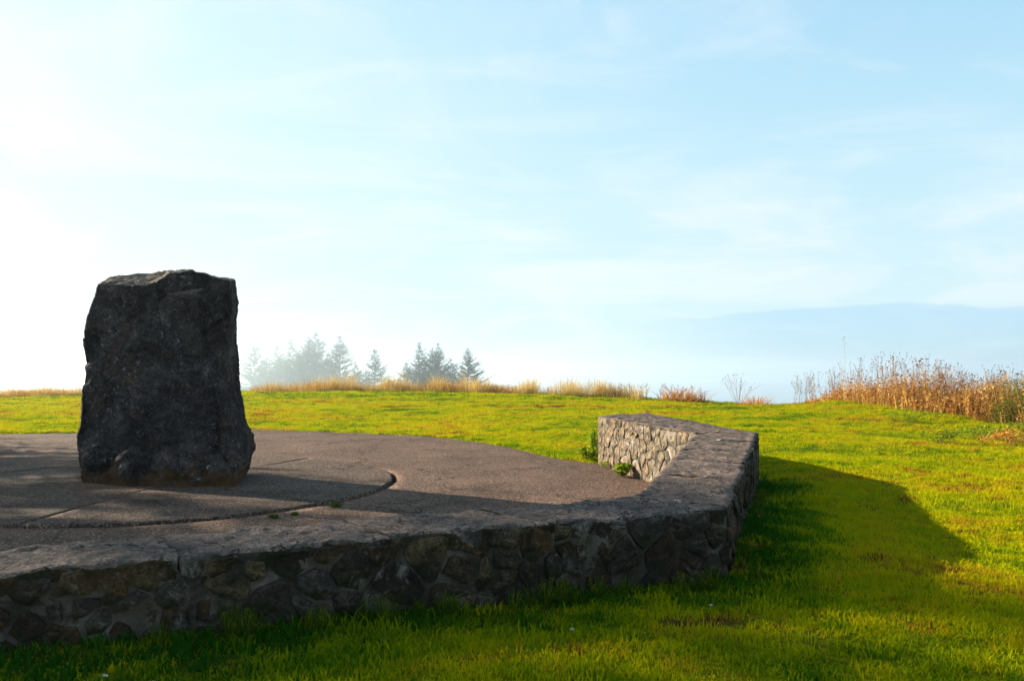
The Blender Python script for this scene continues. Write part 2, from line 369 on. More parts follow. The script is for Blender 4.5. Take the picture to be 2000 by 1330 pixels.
for e in EDGE: CP.append((e.x, e.y + .3, .015))
CP += [(0, 0, .52), (3, 0, .45), (-3, 1, .58), (8, 0, .3), (-8, 0, .6), (0, -6, .6), (-14, 4, .4), (-16, 10, .1), (-20, 22, .15), (-8, 26, .16), (2, 26, .26), (1.5, 15, .04), (-30, 30, .3), (20, 10, .2)]
CP = np.array(CP)
az_k = np.arctan([-1.2, -.667, 0, .13, .2, .267, .333, .4, .55, .667, 1.2]); rc_k = np.array([48, 46, 36, 34.5, 32.5, 31.5, 29.5, 30, 30, 30, 32])
def terrain(X, Y):
    X = np.asarray(X, float); Y = np.asarray(Y, float); w = 0; z = 0
    for cx_, cy_, cz_ in CP:
        q = 1 / ((X - cx_) ** 2 + (Y - cy_) ** 2 + .25 + .0006 * (cx_ ** 2 + cy_ ** 2)) ** 1.6
        w = w + q; z = z + q * cz_
    z = z / w
    r = np.hypot(X, Y); az = np.arctan2(X, np.maximum(Y, 1e-3))
    rc = np.where(Y > 2, np.interp(az, az_k, rc_k), 60.0); s = np.maximum(r - rc, 0)
    right = np.clip((az + .05) / .35, 0, 1)
    k1 = 7 + 9 * right
    fall = k1 * (1 - np.exp(-(s / 26) ** 1.5)) + s * (.020 + .11 * right * np.clip(s / 200, 0, 1))
    return z - fall
def ground_z(X, Y):
    X = np.atleast_1d(np.asarray(X, float)); Y = np.atleast_1d(np.asarray(Y, float))
    z = terrain(X, Y)
    P = np.stack([X, Y, 0 * X], -1); near = np.hypot(X, Y) < 60
    z = z + np.where(near, .018 * fbm(P * .9, 3) + .035 * fbm(P * .22 + 5, 2), 1.2 * fbm(P * .02, 4))
    s = sdist(np.stack([X, Y], -1))
    t = np.clip((s + .10 + .05 * vnoise(P * 1.7)) / .22, 0, 1); t = t * t * (3 - 2 * t)
    return z * (1 - t) + (-.07) * t

# ------------------------------------------------------------------ ground sheet, sea, haze
def axis(lo, hi, fine_lo, fine_hi, step, grow=1.16):
    a = list(np.arange(fine_lo, fine_hi, step)); d = step; x = fine_lo
    left = []
    while x > lo: d = d * grow; x -= d; left.append(x)
    d = step; x = a[-1]
    while x < hi: d = d * grow; x += d; a.append(x)
    return np.array(left[::-1] + a)
ax, ay = axis(-2500, 2500, -20, 14, .11), axis(-2500, 2500, 1, 22, .11)
AX, AY = np.meshgrid(ax, ay, indexing='ij')
gz = ground_z(AX.ravel(), AY.ravel())
gv = np.stack([AX.ravel(), AY.ravel(), gz], -1)
me = mesh('ground', gv, grid_faces(len(ax), len(ay)), True)
def soil_patch(X, Y):                                 # worn, reddish bare patches of the lawn
    s = np.zeros(len(X))
    for px, py, z, r, e in [(1345, 1212, .42, .10, 2.6), (1400, 1200, .42, .06, 2), (1285, 1232, .42, .06, 2), (1170, 1258, .44, .05, 2.6), (1230, 1248, .44, .03, 2), (1060, 1272, .45, .03, 2.4), (1540, 1240, .42, .03, 2), (1760, 1180, .4, .03, 3), (1620, 1300, .42, .025, 3), (1690, 1105, .3, .1, 2), (1885, 1092, .28, .09, 2.2),
                         (1450, 1100, .4, .16, .7), (1470, 1060, .4, .14, .6), (1000, 1185, .42, .08, 4), (1200, 1165, .4, .06, 4), (1060, 1290, .45, .05, 2)]:
        c = G(px, py, z); s = np.maximum(s, 1.25 - np.hypot((X - c.x) / (r * e), (Y - c.y) / r))
    nn = fbm(np.stack([X * 6, Y * 6, 0 * X], -1), 3)
    return np.clip(s + nn * .8, 0, 1)
sp_ = soil_patch(gv[:, 0], gv[:, 1]); inside = np.clip(sdist(gv[:, :2]) / .05, 0, 1)
at = me.attributes.new('soil', 'FLOAT', 'POINT'); at.data.foreach_set('value', np.maximum(sp_, inside).astype(np.float32))
tag(link('ground', me, M_GROUND), kind='structure')
SEA_Z = -100.0
k = 96; a = np.linspace(0, 2 * math.pi, k, endpoint=False)
sv = [(0, 0, SEA_Z)] + [(6000 * math.cos(t), 6000 * math.sin(t), SEA_Z) for t in a]
tag(link('sea', mesh('sea', sv, [(0, 1 + i, 1 + (i + 1) % k) for i in range(k)]), M_SEA), kind='structure')
gmin = float(gz.min())
m, n, out = material('sea_haze')
v = n('ShaderNodeVolumePrincipled', {'Color': (.62, .76, .90, 1), 'Density': HAZE_DENSITY, 'Anisotropy': .58})
m.node_tree.links.new(v.outputs[0], out.inputs['Volume'])
hx, z0, z1 = 6500, min(gmin, SEA_Z) - 1, 34.0
hv = [(x, y, z) for z in (z0, z1) for x, y in ((-hx, -hx), (hx, -hx), (hx, hx), (-hx, hx))]
tag(link('haze', mesh('haze', hv, [(3, 2, 1, 0), (4, 5, 6, 7), (0, 1, 5, 4), (1, 2, 6, 5), (2, 3, 7, 6), (3, 0, 4, 7)]), m), kind='stuff')

# ------------------------------------------------------------------ paving and the round slab
rays = 360; rr = np.concatenate([[0, .04, .12], np.linspace(.25, 1, 22)])
th = np.linspace(0, 2 * math.pi, rays, endpoint=False); gap = .052
def bound_r(t):
    d = np.array([math.cos(t), math.sin(t)]); best = 1e9
    for q in range(len(bx)):
        a_, b_ = bx[q] - np.array(DC), bx[(q + 1) % len(bx)] - np.array(DC); e = b_ - a_
        den_ = d[0] * e[1] - d[1] * e[0]
        if abs(den_) < 1e-9: continue
        r_ = (a_[0] * e[1] - a_[1] * e[0]) / den_; u_ = (a_[0] * d[1] - a_[1] * d[0]) / den_
        if r_ > 0 and -1e-6 <= u_ <= 1 + 1e-6: best = min(best, r_)
    return best
BR = np.array([bound_r(t) for t in th])
RR = (DR + gap + .012 * vnoise(np.stack([th * 9, 0 * th, 0 * th], -1)))[:, None] * (1 - rr) + (BR - .02)[:, None] * rr
PX, PY = DC.x + RR * np.cos(th)[:, None], DC.y + RR * np.sin(th)[:, None]
def pave_z(X, Y):
    P = np.stack([X.ravel(), Y.ravel(), 0 * X.ravel()], -1)
    return (.012 * fbm(P * .5, 2) + .004 * fbm(P * 2.2 + 3, 2)).reshape(X.shape)
PZ = pave_z(PX, PY)
pv = np.stack([PX, PY, PZ], -1)
skirt = pv[:, 0:1].copy(); skirt[:, :, 2] -= .09
pv = np.concatenate([skirt, pv], 1)
tag(link('paving', mesh('paving', pv.reshape(-1, 3), grid_faces(rays, pv.shape[1], True)[:, ::-1], True), M_PAVE), kind='structure')
disc = empty('concrete_disc', (DC.x, DC.y, 0)); tag(disc, kind='structure')
jang = sorted(math.atan2(p.y - DC.y, p.x - DC.x) for p in (G(600, 900), G(635, 990), G(200, 985), G(75, 907), G(380, 905)))
for q in range(len(jang)):
    a0 = jang[q]; a1 = jang[(q + 1) % len(jang)] + (2 * math.pi if q == len(jang) - 1 else 0)
    na = max(6, int((a1 - a0) * 26)); R = np.concatenate([np.linspace(.12, DR - .03, 24), [DR - .012, DR]])
    vv = []
    for i in range(na + 1):
        for r in R:
            g2 = .006 / max(r, .1); t = a0 + g2 + (a1 - a0 - 2 * g2) * i / na
            rj = r + (.01 * math.sin(t * 23) + .006 * math.sin(t * 57) if r > DR - .1 else 0)
            x, y = rj * math.cos(t), rj * math.sin(t)
            vv.append((x, y, 0))
    vv = np.array(vv); X, Y = vv[:, 0] + DC.x, vv[:, 1] + DC.y
    vv[:, 2] = pave_z(X, Y) + .028 + .006 * fbm(np.stack([X * .9, Y * 2.2, 0 * X + q * 7], -1), 2) - .008 * (np.hypot(vv[:, 0], vv[:, 1]) > DR - .005)
    nv = len(R); topf = grid_faces(na + 1, nv)
    lo = vv.copy(); lo[:, 2] -= .08; B = len(vv)
    rim = [i * nv for i in range(na + 1)]; idx = [i * nv + nv - 1 for i in range(na + 1)]
    loop = list(range(nv)) + idx[1:] + list(range(na * nv + nv - 2, na * nv - 1, -1)) + rim[::-1][1:]
    side = [(loop[i], loop[i] + B, loop[(i + 1) % len(loop)] + B, loop[(i + 1) % len(loop)]) for i in range(len(loop)) if loop[i] != loop[(i + 1) % len(loop)]]
    fcs = np.concatenate([topf[:, ::-1], np.array(side)])
    link('slab', mesh('slab', np.concatenate([vv, lo]), fcs), M_DISC, disc)

# ------------------------------------------------------------------ ring wall
def clip(poly, p, nrm):                                # keep the side where (x-p).n <= 0
    res = []
    for i in range(len(poly)):
        a, b = poly[i], poly[(i + 1) % len(poly)]; da, db = (a - p).dot(nrm), (b - p).dot(nrm)
        if da <= 0: res.append(a)
        if da * db < 0: res.append(a + (b - a) * (da / (da - db)))
    return res
def voronoi_cells(L, hgt, cw, ch, seed):
    r = random.Random(seed); pts = []
    for _ in range(int(L * hgt / (cw * ch) * 60)):          # uneven spacing: big stones and small fillers
        p = Vector((r.uniform(0, L), r.uniform(0, hgt)));
        need = r.choice((.34, .5, .75, 1.0, 1.25))
        if all(((p.x - q.x) / cw) ** 2 + ((p.y - q.y) / ch) ** 2 > max(need, nq) ** 2 * .62 for q, nq in pts): pts.append((p, need))
    pts = [p for p, _ in pts]
    cells = []
    for p in pts:
        poly = [Vector((0, 0)), Vector((L, 0)), Vector((L, hgt)), Vector((0, hgt))]
        for q in pts:
            if q is not p and abs(q.x - p.x) < 4 * cw: poly = clip(poly, (p + q) / 2, q - p)
            if len(poly) < 3: break
        if len(poly) >= 3: cells.append(poly)
    return cells
def inset(poly, d):
    c = sum(poly, Vector((0, 0))) / len(poly); res = list(poly)
    for i in range(len(poly)):
        a, b = poly[i], poly[(i + 1) % len(poly)]; e = b - a
        if e.length < 1e-6: continue
        nrm = Vector((e.y, -e.x)).normalized()
        if (c - a).dot(nrm) > 0: nrm = -nrm
        res = clip(res, a - nrm * d, nrm)
        if len(res) < 3: return []
    return res
def rounded(poly, step=.045):
    for k_ in (.05, .13):
        q = []
        for i in range(len(poly)):
            a, b = poly[i], poly[(i + 1) % len(poly)]; q += [a.lerp(b, k_), a.lerp(b, 1 - k_)]
        poly = q
    q = []
    for i in range(len(poly)):                          # drop crowded points
        if not q or (poly[i] - q[-1]).length > step * .7: q.append(poly[i])
    return q
wall = empty('stone_wall', ((MID[1].x, MID[1].y, 0)))
tag(wall, 'low angular rubble stone wall with flat capstones, curving round the paved circle', 'wall')
WO = Vector((MID[1].x, MID[1].y, 0))
CAP_T = .05
def lower(P, off=.28): return float(ground_z(P.x, P.y)[0]) - off
# mortar core, set a little behind the stones
core_v, core_f = [], []
ins_ = .005
def shrunk(A, B_, t): d = (B_ - A).normalized(); return A + d * t
for k in range(4):
    o_p, i_p = shrunk(OUT_T[k], IN_T[k], ins_), shrunk(IN_T[k], OUT_T[k], ins_)
    if k == 3:
        bk = (OUT_T[2] - OUT_T[3]).normalized() * .005; o_p += bk; i_p += bk
    for p, zz_ in ((o_p, -.35), (o_p, ZT - CAP_T), (i_p, ZT - CAP_T), (i_p, -.35)): core_v.append(Vector((p.x, p.y, zz_)) - WO)
for k in range(3):
    for j in range(4): core_f.append((k * 4 + j, k * 4 + (j + 1) % 4, k * 4 + 4 + (j + 1) % 4, k * 4 + 4 + j))
core_f += [(3, 2, 1, 0), (12, 13, 14, 15)]
link('mortar_core', mesh('mortar_core', core_v, core_f), M_MORTAR, wall)
def stone_face(A, B, zlo, zhi, nrm, cw, ch, seed, proud=.009, sink=0.03, mat=None):
    """rubble stones laid over the face from A to B"""
    r = random.Random(seed); e = (B - A); e.z = 0; L = e.length; ex = e.normalized()
    for poly in voronoi_cells(L, zhi - zlo, cw, ch, seed):
        p2 = inset(poly, r.choice((.001, .002, .003, .005, .009, .016)))
        if len(p2) < 3: continue
        p2 = rounded(p2)
        if len(p2) < 5: continue
        c = sum(p2, Vector((0, 0))) / len(p2); rad = max((p - c).length for p in p2)
        if rad < .022: continue
        pr = proud * r.uniform(.35, 1.6); tx, ty = r.uniform(-.09, .09), r.uniform(-.09, .09); seedv = r.uniform(0, 99)
        vs_, fs = [], []; m_ = len(p2)
        for ring, (sc_, dp) in enumerate(((1.0, -sink - .03), (1.0, pr * .3 - .004), (.95, pr * .8), (.66, pr * 1.0), (.33, pr * 1.0))):
            for p in p2:
                q = c + (p - c) * sc_; jit = .010 * rnd.uniform(-1, 1) if ring > 1 else .003 * rnd.uniform(-1, 1)
                nz = float(fbm(np.array([[q.x * 9, q.y * 9, seedv]]), 2)[0]) * .020 if ring > 1 else 0
                dep = dp + (tx * (q.x - c.x) + ty * (q.y - c.y)) * (ring > 0) + nz + jit * .5
                if ring: q = q + Vector((float(vnoise(np.array([[q.x * 14, q.y * 14, seedv]]))[0]), float(vnoise(np.array([[q.x * 14, q.y * 14, seedv + 50]]))[0]))) * .012
                w = Vector((A.x, A.y, zlo)) + ex * q.x + Vector((0, 0, q.y)) + nrm * dep
                vs_.append(w)
        vs_.append(Vector((A.x, A.y, zlo)) + ex * c.x + Vector((0, 0, c.y)) + nrm * pr * 1.0)
        for ring in range(4):
            for i in range(m_): fs.append((ring * m_ + i, ring * m_ + (i + 1) % m_, (ring + 1) * m_ + (i + 1) % m_, (ring + 1) * m_ + i))
        for i in range(m_): fs.append((4 * m_ + i, 4 * m_ + (i + 1) % m_, 5 * m_))
        cen = vs_[-1].copy()
        if ex.cross(Vector((0, 0, 1))).dot(nrm) < 0: fs = [f[::-1] for f in fs]
        o = link('wall_stone', mesh('wall_stone', [v_ - cen for v_ in vs_], fs), mat or M_WSTONE, wall)
        o.location = cen - WO
def nrm_of(A, B, side):
    e = (B - A).normalized(); return Vector((e.y, -e.x, 0)) * side
zs = ZT - .012
stone_face(OUT_T[0], OUT_T[1], .30, zs, nrm_of(OUT_T[0], OUT_T[1], 1), .20, .14, 3, mat=M_SHADE_MOSSY)
stone_face(OUT_T[1], OUT_T[2], .10, zs, nrm_of(OUT_T[1], OUT_T[2], 1), .24, .18, 5, mat=M_SHADE_MOSSY)
stone_face(OUT_T[2], OUT_T[3], .02, zs, nrm_of(OUT_T[2], OUT_T[3], 1), .3, .26, 8)
stone_face(IN_T[1], IN_T[0], -.03, zs, nrm_of(IN_T[1], IN_T[0], 1), .3, .24, 11)
stone_face(IN_T[2], IN_T[1], -.03, zs, nrm_of(IN_T[2], IN_T[1], 1), .3, .24, 14)
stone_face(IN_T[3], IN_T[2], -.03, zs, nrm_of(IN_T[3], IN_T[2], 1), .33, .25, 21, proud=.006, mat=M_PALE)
stone_face(OUT_T[3], IN_T[3], -.03, zs, nrm_of(OUT_T[3], IN_T[3], 1), .3, .22, 25)
def capslab(a, b, c, d, seed):
    """one capstone: a-b along the outer edge, d-c along the inner edge"""
    L = (b - a).length; Wd = (d - a).length; nu, nv = max(8, int(L / .02)), max(8, int(Wd / .02))
    U, V = np.meshgrid(np.linspace(0, 1, nu + 1), np.linspace(0, 1, nv + 1), indexing='ij')
    A_, B_, C_, D_ = (np.array(q) for q in (a, b, c, d))
    P = (A_ * ((1 - U) * (1 - V))[..., None] + B_ * (U * (1 - V))[..., None] + C_ * (U * V)[..., None] + D_ * ((1 - U) * V)[..., None])
    sh = P.shape; Q = P.reshape(-1, 3).copy()
    ed = np.minimum(np.minimum(U * L, (1 - U) * L), np.minimum(V * Wd, (1 - V) * Wd)).ravel()
    h = .016 * fbm(Q * 1.7, 3, .5) + .012 * fbm(Q * 5 + seed, 3, .55) + .011 * fbm(Q * np.array([11, 11, 1]) + seed, 3, .6, True) + .007 * fbm(Q * 30 + seed, 2)
    edv = np.minimum(V * Wd, (1 - V) * Wd).ravel(); r_ = np.clip(edv / .03, 0, 1); Q[:, 2] = ZT + h - .012 * (1 - r_) ** 2
    cc = Q.mean(0); out_d = Q[:, :2] - cc[:2]; out_d /= np.maximum(np.linalg.norm(out_d, axis=1, keepdims=True), 1e-6)
    jo = (.026 * fbm(np.stack([Q[:, 0] * 7, Q[:, 1] * 5, 0 * Q[:, 0] + seed], -1), 3))[:, None] * (ed < .02)[:, None]
    Q[:, :2] += out_d * jo
    nt = len(Q); loop = [i * (nv + 1) for i in range(nu + 1)] + [nu * (nv + 1) + j for j in range(1, nv + 1)] + \
        [i * (nv + 1) + nv for i in range(nu - 1, -1, -1)] + [j for j in range(nv - 1, 0, -1)]
    vs_, fs = [Q], [grid_faces(nu + 1, nv + 1)]
    prev = loop; base = nt
    for lv, (dz, inn) in enumerate(((.016, .002), (CAP_T + .03, .010))):
        R = Q[loop].copy(); R[:, 2] -= dz; jn = .010 * fbm(R * 11 + seed + lv, 2)
        R[:, :2] -= out_d[loop] * (inn + jn)[:, None]
        vs_.append(R); cur = list(range(base, base + len(loop))); base += len(loop)
        fs.append(np.array([(prev[i], cur[i], cur[(i + 1) % len(cur)], prev[(i + 1) % len(cur)]) for i in range(len(cur))])); prev = cur
    vv = np.concatenate(vs_); ff = np.concatenate(fs)
    cen = Vector(vv.mean(0)); vv = vv - np.array(cen)
    nrm_up = np.cross(vv[ff[0, 1]] - vv[ff[0, 0]], vv[ff[0, 3]] - vv[ff[0, 0]])[2]
    if nrm_up < 0: ff = ff[:, ::-1]
    me_ = mesh('capstone', vv, ff); me_.materials.append(M_CAP); me_.materials.append(M_SHADE_MOSSY)
    me_.polygons.foreach_set('material_index', (np.arange(len(ff)) >= nu * nv).astype(np.int32))  # capstone sides get the shade-darkened rubble, tops keep their own colour
    o = link('capstone', me_, None, wall); o.location = cen - WO
JT = .006
def run_caps(k, cuts):
    for q in range(len(cuts) - 1):
        L = (OUT_T[k + 1] - OUT_T[k]).length; e = JT / L
        s0, s1 = cuts[q] + (e if q else 0), cuts[q + 1] - (e if q < len(cuts) - 2 else 0)
        s0 += e * (q == 0 and k > 0); s1 -= e * (q == len(cuts) - 2)
        capslab(OUT_T[k].lerp(OUT_T[k + 1], s0), OUT_T[k].lerp(OUT_T[k + 1], s1), IN_T[k].lerp(IN_T[k + 1], s1), IN_T[k].lerp(IN_T[k + 1], s0), k * 31 + q * 7.7)
run_caps(0, [0, .16, .30, .475, .64, .79, 1]); run_caps(1, [0, .22, .40, .58, .78, 1]); run_caps(2, [0, .27, .52, .76, 1])

# ------------------------------------------------------------------ standing stone
pl_l = [(545, 197), (552, 194), (582, 184), (619, 170), (648, 163), (671, 164), (699, 169), (730, 169), (777, 162), (832, 158), (851, 152), (887, 154), (930, 158), (955, 163)]
pl_r = [(540, 455), (545, 457), (558, 460), (590, 464), (613, 461), (668, 462), (707, 467), (730, 467), (761, 470), (793, 477), (824, 485), (851, 495), (871, 497), (894, 491), (922, 482), (940, 475), (960, 470)]
pl_k = [(540, 453), (600, 453), (668, 444), (700, 432), (780, 425), (850, 440), (900, 450), (937, 458), (960, 457)]
f_top = [(194, 553), (240, 557), (290, 555), (312, 546), (335, 533), (377, 527), (397, 533), (432, 545), (460, 546)]
b_top = [(194, 551), (213, 539), (249, 535), (295, 533), (319, 530), (350, 530), (377, 531), (400, 537), (432, 545), (460, 546)]
ip = lambda pts, x: np.interp(x, [p[0] for p in pts], [p[1] for p in pts])
NF, NS, NV = 110, 44, 170
rows = []
for iv in range(NV + 1):
    v = iv / NV; ring = []
    lean = .42 * v + .05 * math.sin(v * 3)
    bb = [(163, 948), (250, 958), (380, 957), (457, 955)]
    # front, left to right
    def col(px_f, top_f, bot_f, y_f):
        py = bot_f + (top_f - bot_f) * v; return D(px_f(py), py, y_f)
    for i in range(NF):
        u = i / NF
        tx = 196 + u * (453 - 196); top_ = ip(f_top, tx); bx_ = 163 + u * (457 - 163); bot_ = ip(bb, bx_)
        py = bot_ + (top_ - bot_) * v
        L_, K_ = ip(pl_l, py), ip(pl_k, py); yb = 9.98 - .42 * min(1, u * 3.2) * (1 - .75 * min(1, v * 1.6)) + .1 * u
        ring.append(D(L_ + (K_ - L_) * u, py, yb + lean + .05 * math.sin(u * 5 + v * 4)))
    for i in range(NS):                                  # right flank
        u = i / NS; py = 955 - 8 * u + (546 - 955 + 8 * u) * v - 10 * math.sin(u * math.pi / 2) * (1 - v)
        K_, R_ = ip(pl_k, py), ip(pl_r, py); su = math.sin(u * math.pi / 2)
        ring.append(D(K_ + (R_ - K_) * su, py, 9.66 + lean * (1 - u) + (1.05 - .0 * v) * u + .10 * u))
    for i in range(NF):                                  # back, right to left
        u = i / NF; tx = 456 - u * (456 - 196); top_ = ip(b_top, tx); d_ = 10.80 + .30 * math.sin(u * math.pi)
        botp = 720 + 1500 * 1.5 / d_ + 4; py = botp + (top_ - botp) * v
        L_, R_ = ip(pl_l, min(py, 955)), ip(pl_r, min(py, 955)); L_ += 6; R_ -= 3
        ring.append(D(R_ + (L_ - R_) * u, py, d_))
    for i in range(NS):                                  # left flank
        u = i / NS; bot_ = 720 + 1500 * 1.5 / (10.8 - .8 * u) + 3; py = bot_ + (551 + 2 * u - bot_) * v
        L_ = ip(pl_l, min(py, 955)) + 6 * (1 - u) ** 2
        ring.append(D(L_, py, 10.80 * (1 - u) + (9.98 + lean) * u))
    rows.append(ring)
SV = np.array([[tuple(p) for p in r] for r in rows])             # (NV+1, M, 3)
SV[0, :, 2] = -.03
M_ = SV.shape[1]
# top surface: Coons patch between front, right, back and left top edges
tp = SV[-1]; fr = np.vstack([tp[:NF], tp[NF:NF + 1]]); ri = tp[NF:NF + NS + 1]
bk = np.vstack([tp[NF + NS:NF + NS + NF], tp[NF + NS + NF:NF + NS + NF + 1]])[::-1]; le = np.vstack([tp[NF + NS + NF:], tp[:1]])[::-1]
s_, t_ = np.linspace(0, 1, NF + 1)[:, None, None], np.linspace(0, 1, NS + 1)[None, :, None]
co = ((1 - t_) * fr[:, None] + t_ * bk[:, None] + (1 - s_) * le[None] + s_ * ri[None]
      - ((1 - s_) * (1 - t_) * fr[0] + s_ * (1 - t_) * fr[-1] + (1 - s_) * t_ * bk[0] + s_ * t_ * bk[-1]))
side_f = grid_faces(NV + 1, M_)                                   # index iv*M+im
wrapf = np.array([(a_ * M_ + M_ - 1, (a_ + 1) * M_ + M_ - 1, (a_ + 1) * M_, a_ * M_) for a_ in range(NV)])
base_i = (NV + 1) * M_; inner = co[1:-1, 1:-1]; ni, nj = inner.shape[:2]
cid = np.zeros((NF + 1, NS + 1), int); top0 = NV * M_
for i in range(NF + 1):
    cid[i, 0] = top0 + i; cid[i, NS] = top0 + (NF + NS + NF - i) % M_
for j in range(NS + 1):
    cid[NF, j] = top0 + NF + j; cid[0, j] = top0 + (M_ - j) % M_
cid[1:-1, 1:-1] = base_i + np.arange(ni * nj).reshape(ni, nj)
capf = np.stack([cid[:-1, :-1], cid[1:, :-1], cid[1:, 1:], cid[:-1, 1:]], -1).reshape(-1, 4)
sv_ = np.concatenate([SV.reshape(-1, 3), inner.reshape(-1, 3)]); sf = np.concatenate([side_f[:, ::-1], wrapf[:, ::-1], capf])
me = mesh('standing_stone', sv_, sf, True)
nr = np.zeros(len(me.vertices) * 3, np.float32); me.vertices.foreach_get('normal', nr); nr = nr.reshape(-1, 3).astype(float)
ctr = sv_.mean(0)
if ((sv_ - ctr) * nr).sum() < 0: me.flip_normals(); nr = -nr
q = sv_
def worley(p, sc_, seed):
    p = p * sc_ + seed; i0_ = np.floor(p).astype(int); d1 = np.full(len(p), 9.0); d2 = d1.copy(); cidv = np.zeros(len(p))
    for a_ in (-1, 0, 1):
        for b_ in (-1, 0, 1):
            for c_ in (-1, 0, 1):
                ii = i0_ + (a_, b_, c_)
                o_ = np.stack([_hash(ii[:, 0] + 31 * k_, ii[:, 1] + 17 * k_, ii[:, 2] + 5 * k_) * .5 + .5 for k_ in (1, 2, 3)], -1)
                dd = np.linalg.norm(ii + o_ - p, axis=1); new = dd < d1
                d2 = np.where(new, d1, np.minimum(d2, dd)); cidv = np.where(new, _hash(ii[:, 0], ii[:, 1] + 9, ii[:, 2]), cidv); d1 = np.minimum(d1, dd)
    return d1, d2, cidv
wq = q + .12 * np.stack([fbm(q * 2 + k_, 2) for k_ in (0, 40, 80)], -1)
d1, d2, cv = worley(wq, np.array([2.1, 2.1, 1.5]), 3.7)
lowr = np.clip((1.7 - q[:, 2]) / 1.2, 0, 1)
d1b, d2b, cvb = worley(q + .05 * np.stack([fbm(q * 5 + k_, 2) for k_ in (0, 40, 80)], -1), np.array([5.2, 5.2, 4.0]), 8.1)
flank = 1 - .92 * np.clip((-nr[:, 0] - .05) / .3, 0, 1) * np.clip((-5.2 - q[:, 0]) / .4, 0, 1)
disp = .05 * fbm(q * 1.5, 4, .5) * (.5 + .4 * lowr) + flank * .04 * cv * np.clip((d2 - d1) / .14, 0, 1) * (.4 + .4 * lowr) + flank * .016 * cvb * np.clip((d2b - d1b) / .16, 0, 1) \
    + .022 * fbm(q * 6, 4, .6, True) * (.6 + .7 * lowr) + .016 * fbm(q * 17, 4, .6, True)
frw = np.clip((-nr[:, 1] - .72) / .22, 0, 1) * np.clip((q[:, 0] + 5.0 + .98) / .35, 0, 1)
disp += frw * (.065 * cv * np.clip((d2 - d1) / .10, 0, 1) + .05 * fbm(q * 2.8 + 33, 3) + .03 * cvb * np.clip((d2b - d1b) / .10, 0, 1) - .02 * np.clip(1 - (d2 - d1) / .07, 0, 1)) * np.clip((2.75 - q[:, 2]) / .3, 0, 1)
disp -= .012 * np.clip((np.abs(nr[:, 0]) - .4) / .3, 0, 1) + .03 * np.clip((nr[:, 2] - .5) * 3, 0, 1)
# the slanting crack in the front face and the hollow right of it
front = (nr[:, 1] < -.5)
crack = np.abs((q[:, 0] + 4.72) - .55 * (q[:, 2] - 1.0)); cm = np.clip(1 - crack / .06, 0, 1) * np.clip(1 - abs(q[:, 2] - 1.0) / .55, 0, 1)
disp -= front * .05 * cm
disp += np.clip((nr[:, 2] - .5) * 3, 0, 1) * (.03 * fbm(q * 4.5 + 70, 4, .6) + .03 * fbm(q * 12 + 20, 3, .6, True))
edgefade = np.clip(q[:, 2] / .12, .3, 1)
newq = q + nr * (disp * edgefade)[:, None]
SO = np.array([-4.55, 10.3, 0])
me.vertices.foreach_set('co', (newq - SO).astype(np.float32).ravel()); me.update()
so = link('standing_stone', me, M_STONE); so.location = SO
tag(so, 'huge rough dark standing stone rising from the middle of the round slab', 'standing stone')

# ------------------------------------------------------------------ lawn grass (geometry-node scatter of small tufts)
def tuft(name, blades, rad, hgt, seed, width=.0045):
    r = random.Random(seed); b = MB()
    for _ in range(blades):
        a_, q_ = r.uniform(0, 6.283), rad * math.sqrt(r.random()); p = Vector((math.cos(a_) * q_, math.sin(a_) * q_, -.008))
        h = hgt * r.uniform(.5, 1.15); la = r.uniform(0, 6.283); ln = h * r.uniform(.1, .75); d = Vector((math.cos(la), math.sin(la), 0))
        w = Vector((-d.y, d.x, 0)); tw = r.uniform(-.7, .7); w = (w * math.cos(tw) + d * math.sin(tw)) * width * r.uniform(.7, 1.3)
        m1 = p + d * ln * .35 + Vector((0, 0, h * .6)); tip = p + d * ln + Vector((0, 0, h * r.uniform(.8, 1)))
        b.quad(p - w, p + w, m1 + w * .7, m1 - w * .7); b.tri(m1 - w * .7, m1 + w * .7, tip)
    return bpy.data.objects.new(name, b.mesh(name))
protos = [tuft('blade_tuft', 34, .07, .030, 1, .0035), tuft('blade_tuft', 30, .08, .038, 2, .0035), tuft('blade_tuft', 26, .06, .048, 3, .003), tuft('blade_tuft', 40, .09, .024, 4, .0035)]
for p in protos: p.data.materials.append(M_GRASS)
pts = []
def scatter(x0, x1, y0, y1, dens):
    k_ = int((x1 - x0) * (y1 - y0) * dens); pts.append(np.stack([rng.uniform(x0, x1, k_), rng.uniform(y0, y1, k_), np.full(k_, dens)], -1))
for y0, y1, dens in ((1.2, 4.2, 420), (4.2, 7, 300), (7, 12, 150), (12, 20, 75), (20, 30, 45), (30, 47, 26)):
    scatter(-max(3.2, y1 * .78 + .5), y1 * .82 + 1.2, y0, y1, dens)
pts = np.concatenate(pts)
sd_ = sdist(pts[:, :2]); rr_ = np.hypot(pts[:, 0], pts[:, 1])
def seg_d(P, A, B):
    a_, b_ = np.array((A.x, A.y)), np.array((B.x, B.y)); e = b_ - a_; t = np.clip(((P - a_) @ e) / (e @ e), 0, 1); return np.hypot(*(P - a_ - t[:, None] * e).T)
dwall = np.minimum.reduce([seg_d(pts[:, :2], MID[k_], MID[k_ + 1]) for k_ in range(3)])
wob = .07 * vnoise(np.stack([pts[:, 0] * 3, pts[:, 1] * 3, 0 * sd_], -1))
dout = np.minimum.reduce([seg_d(pts[:, :2], OUT_T[k_], OUT_T[k_ + 1]) for k_ in range(3)])
soil_ = soil_patch(pts[:, 0], pts[:, 1])
azp = np.arctan2(pts[:, 0], pts[:, 1])
keep = (sd_ < .05 + wob) & (dwall > .235) & (rng.random(len(pts)) > soil_ * .85) & (rr_ < np.interp(azp, az_k, rc_k) + 1.5)
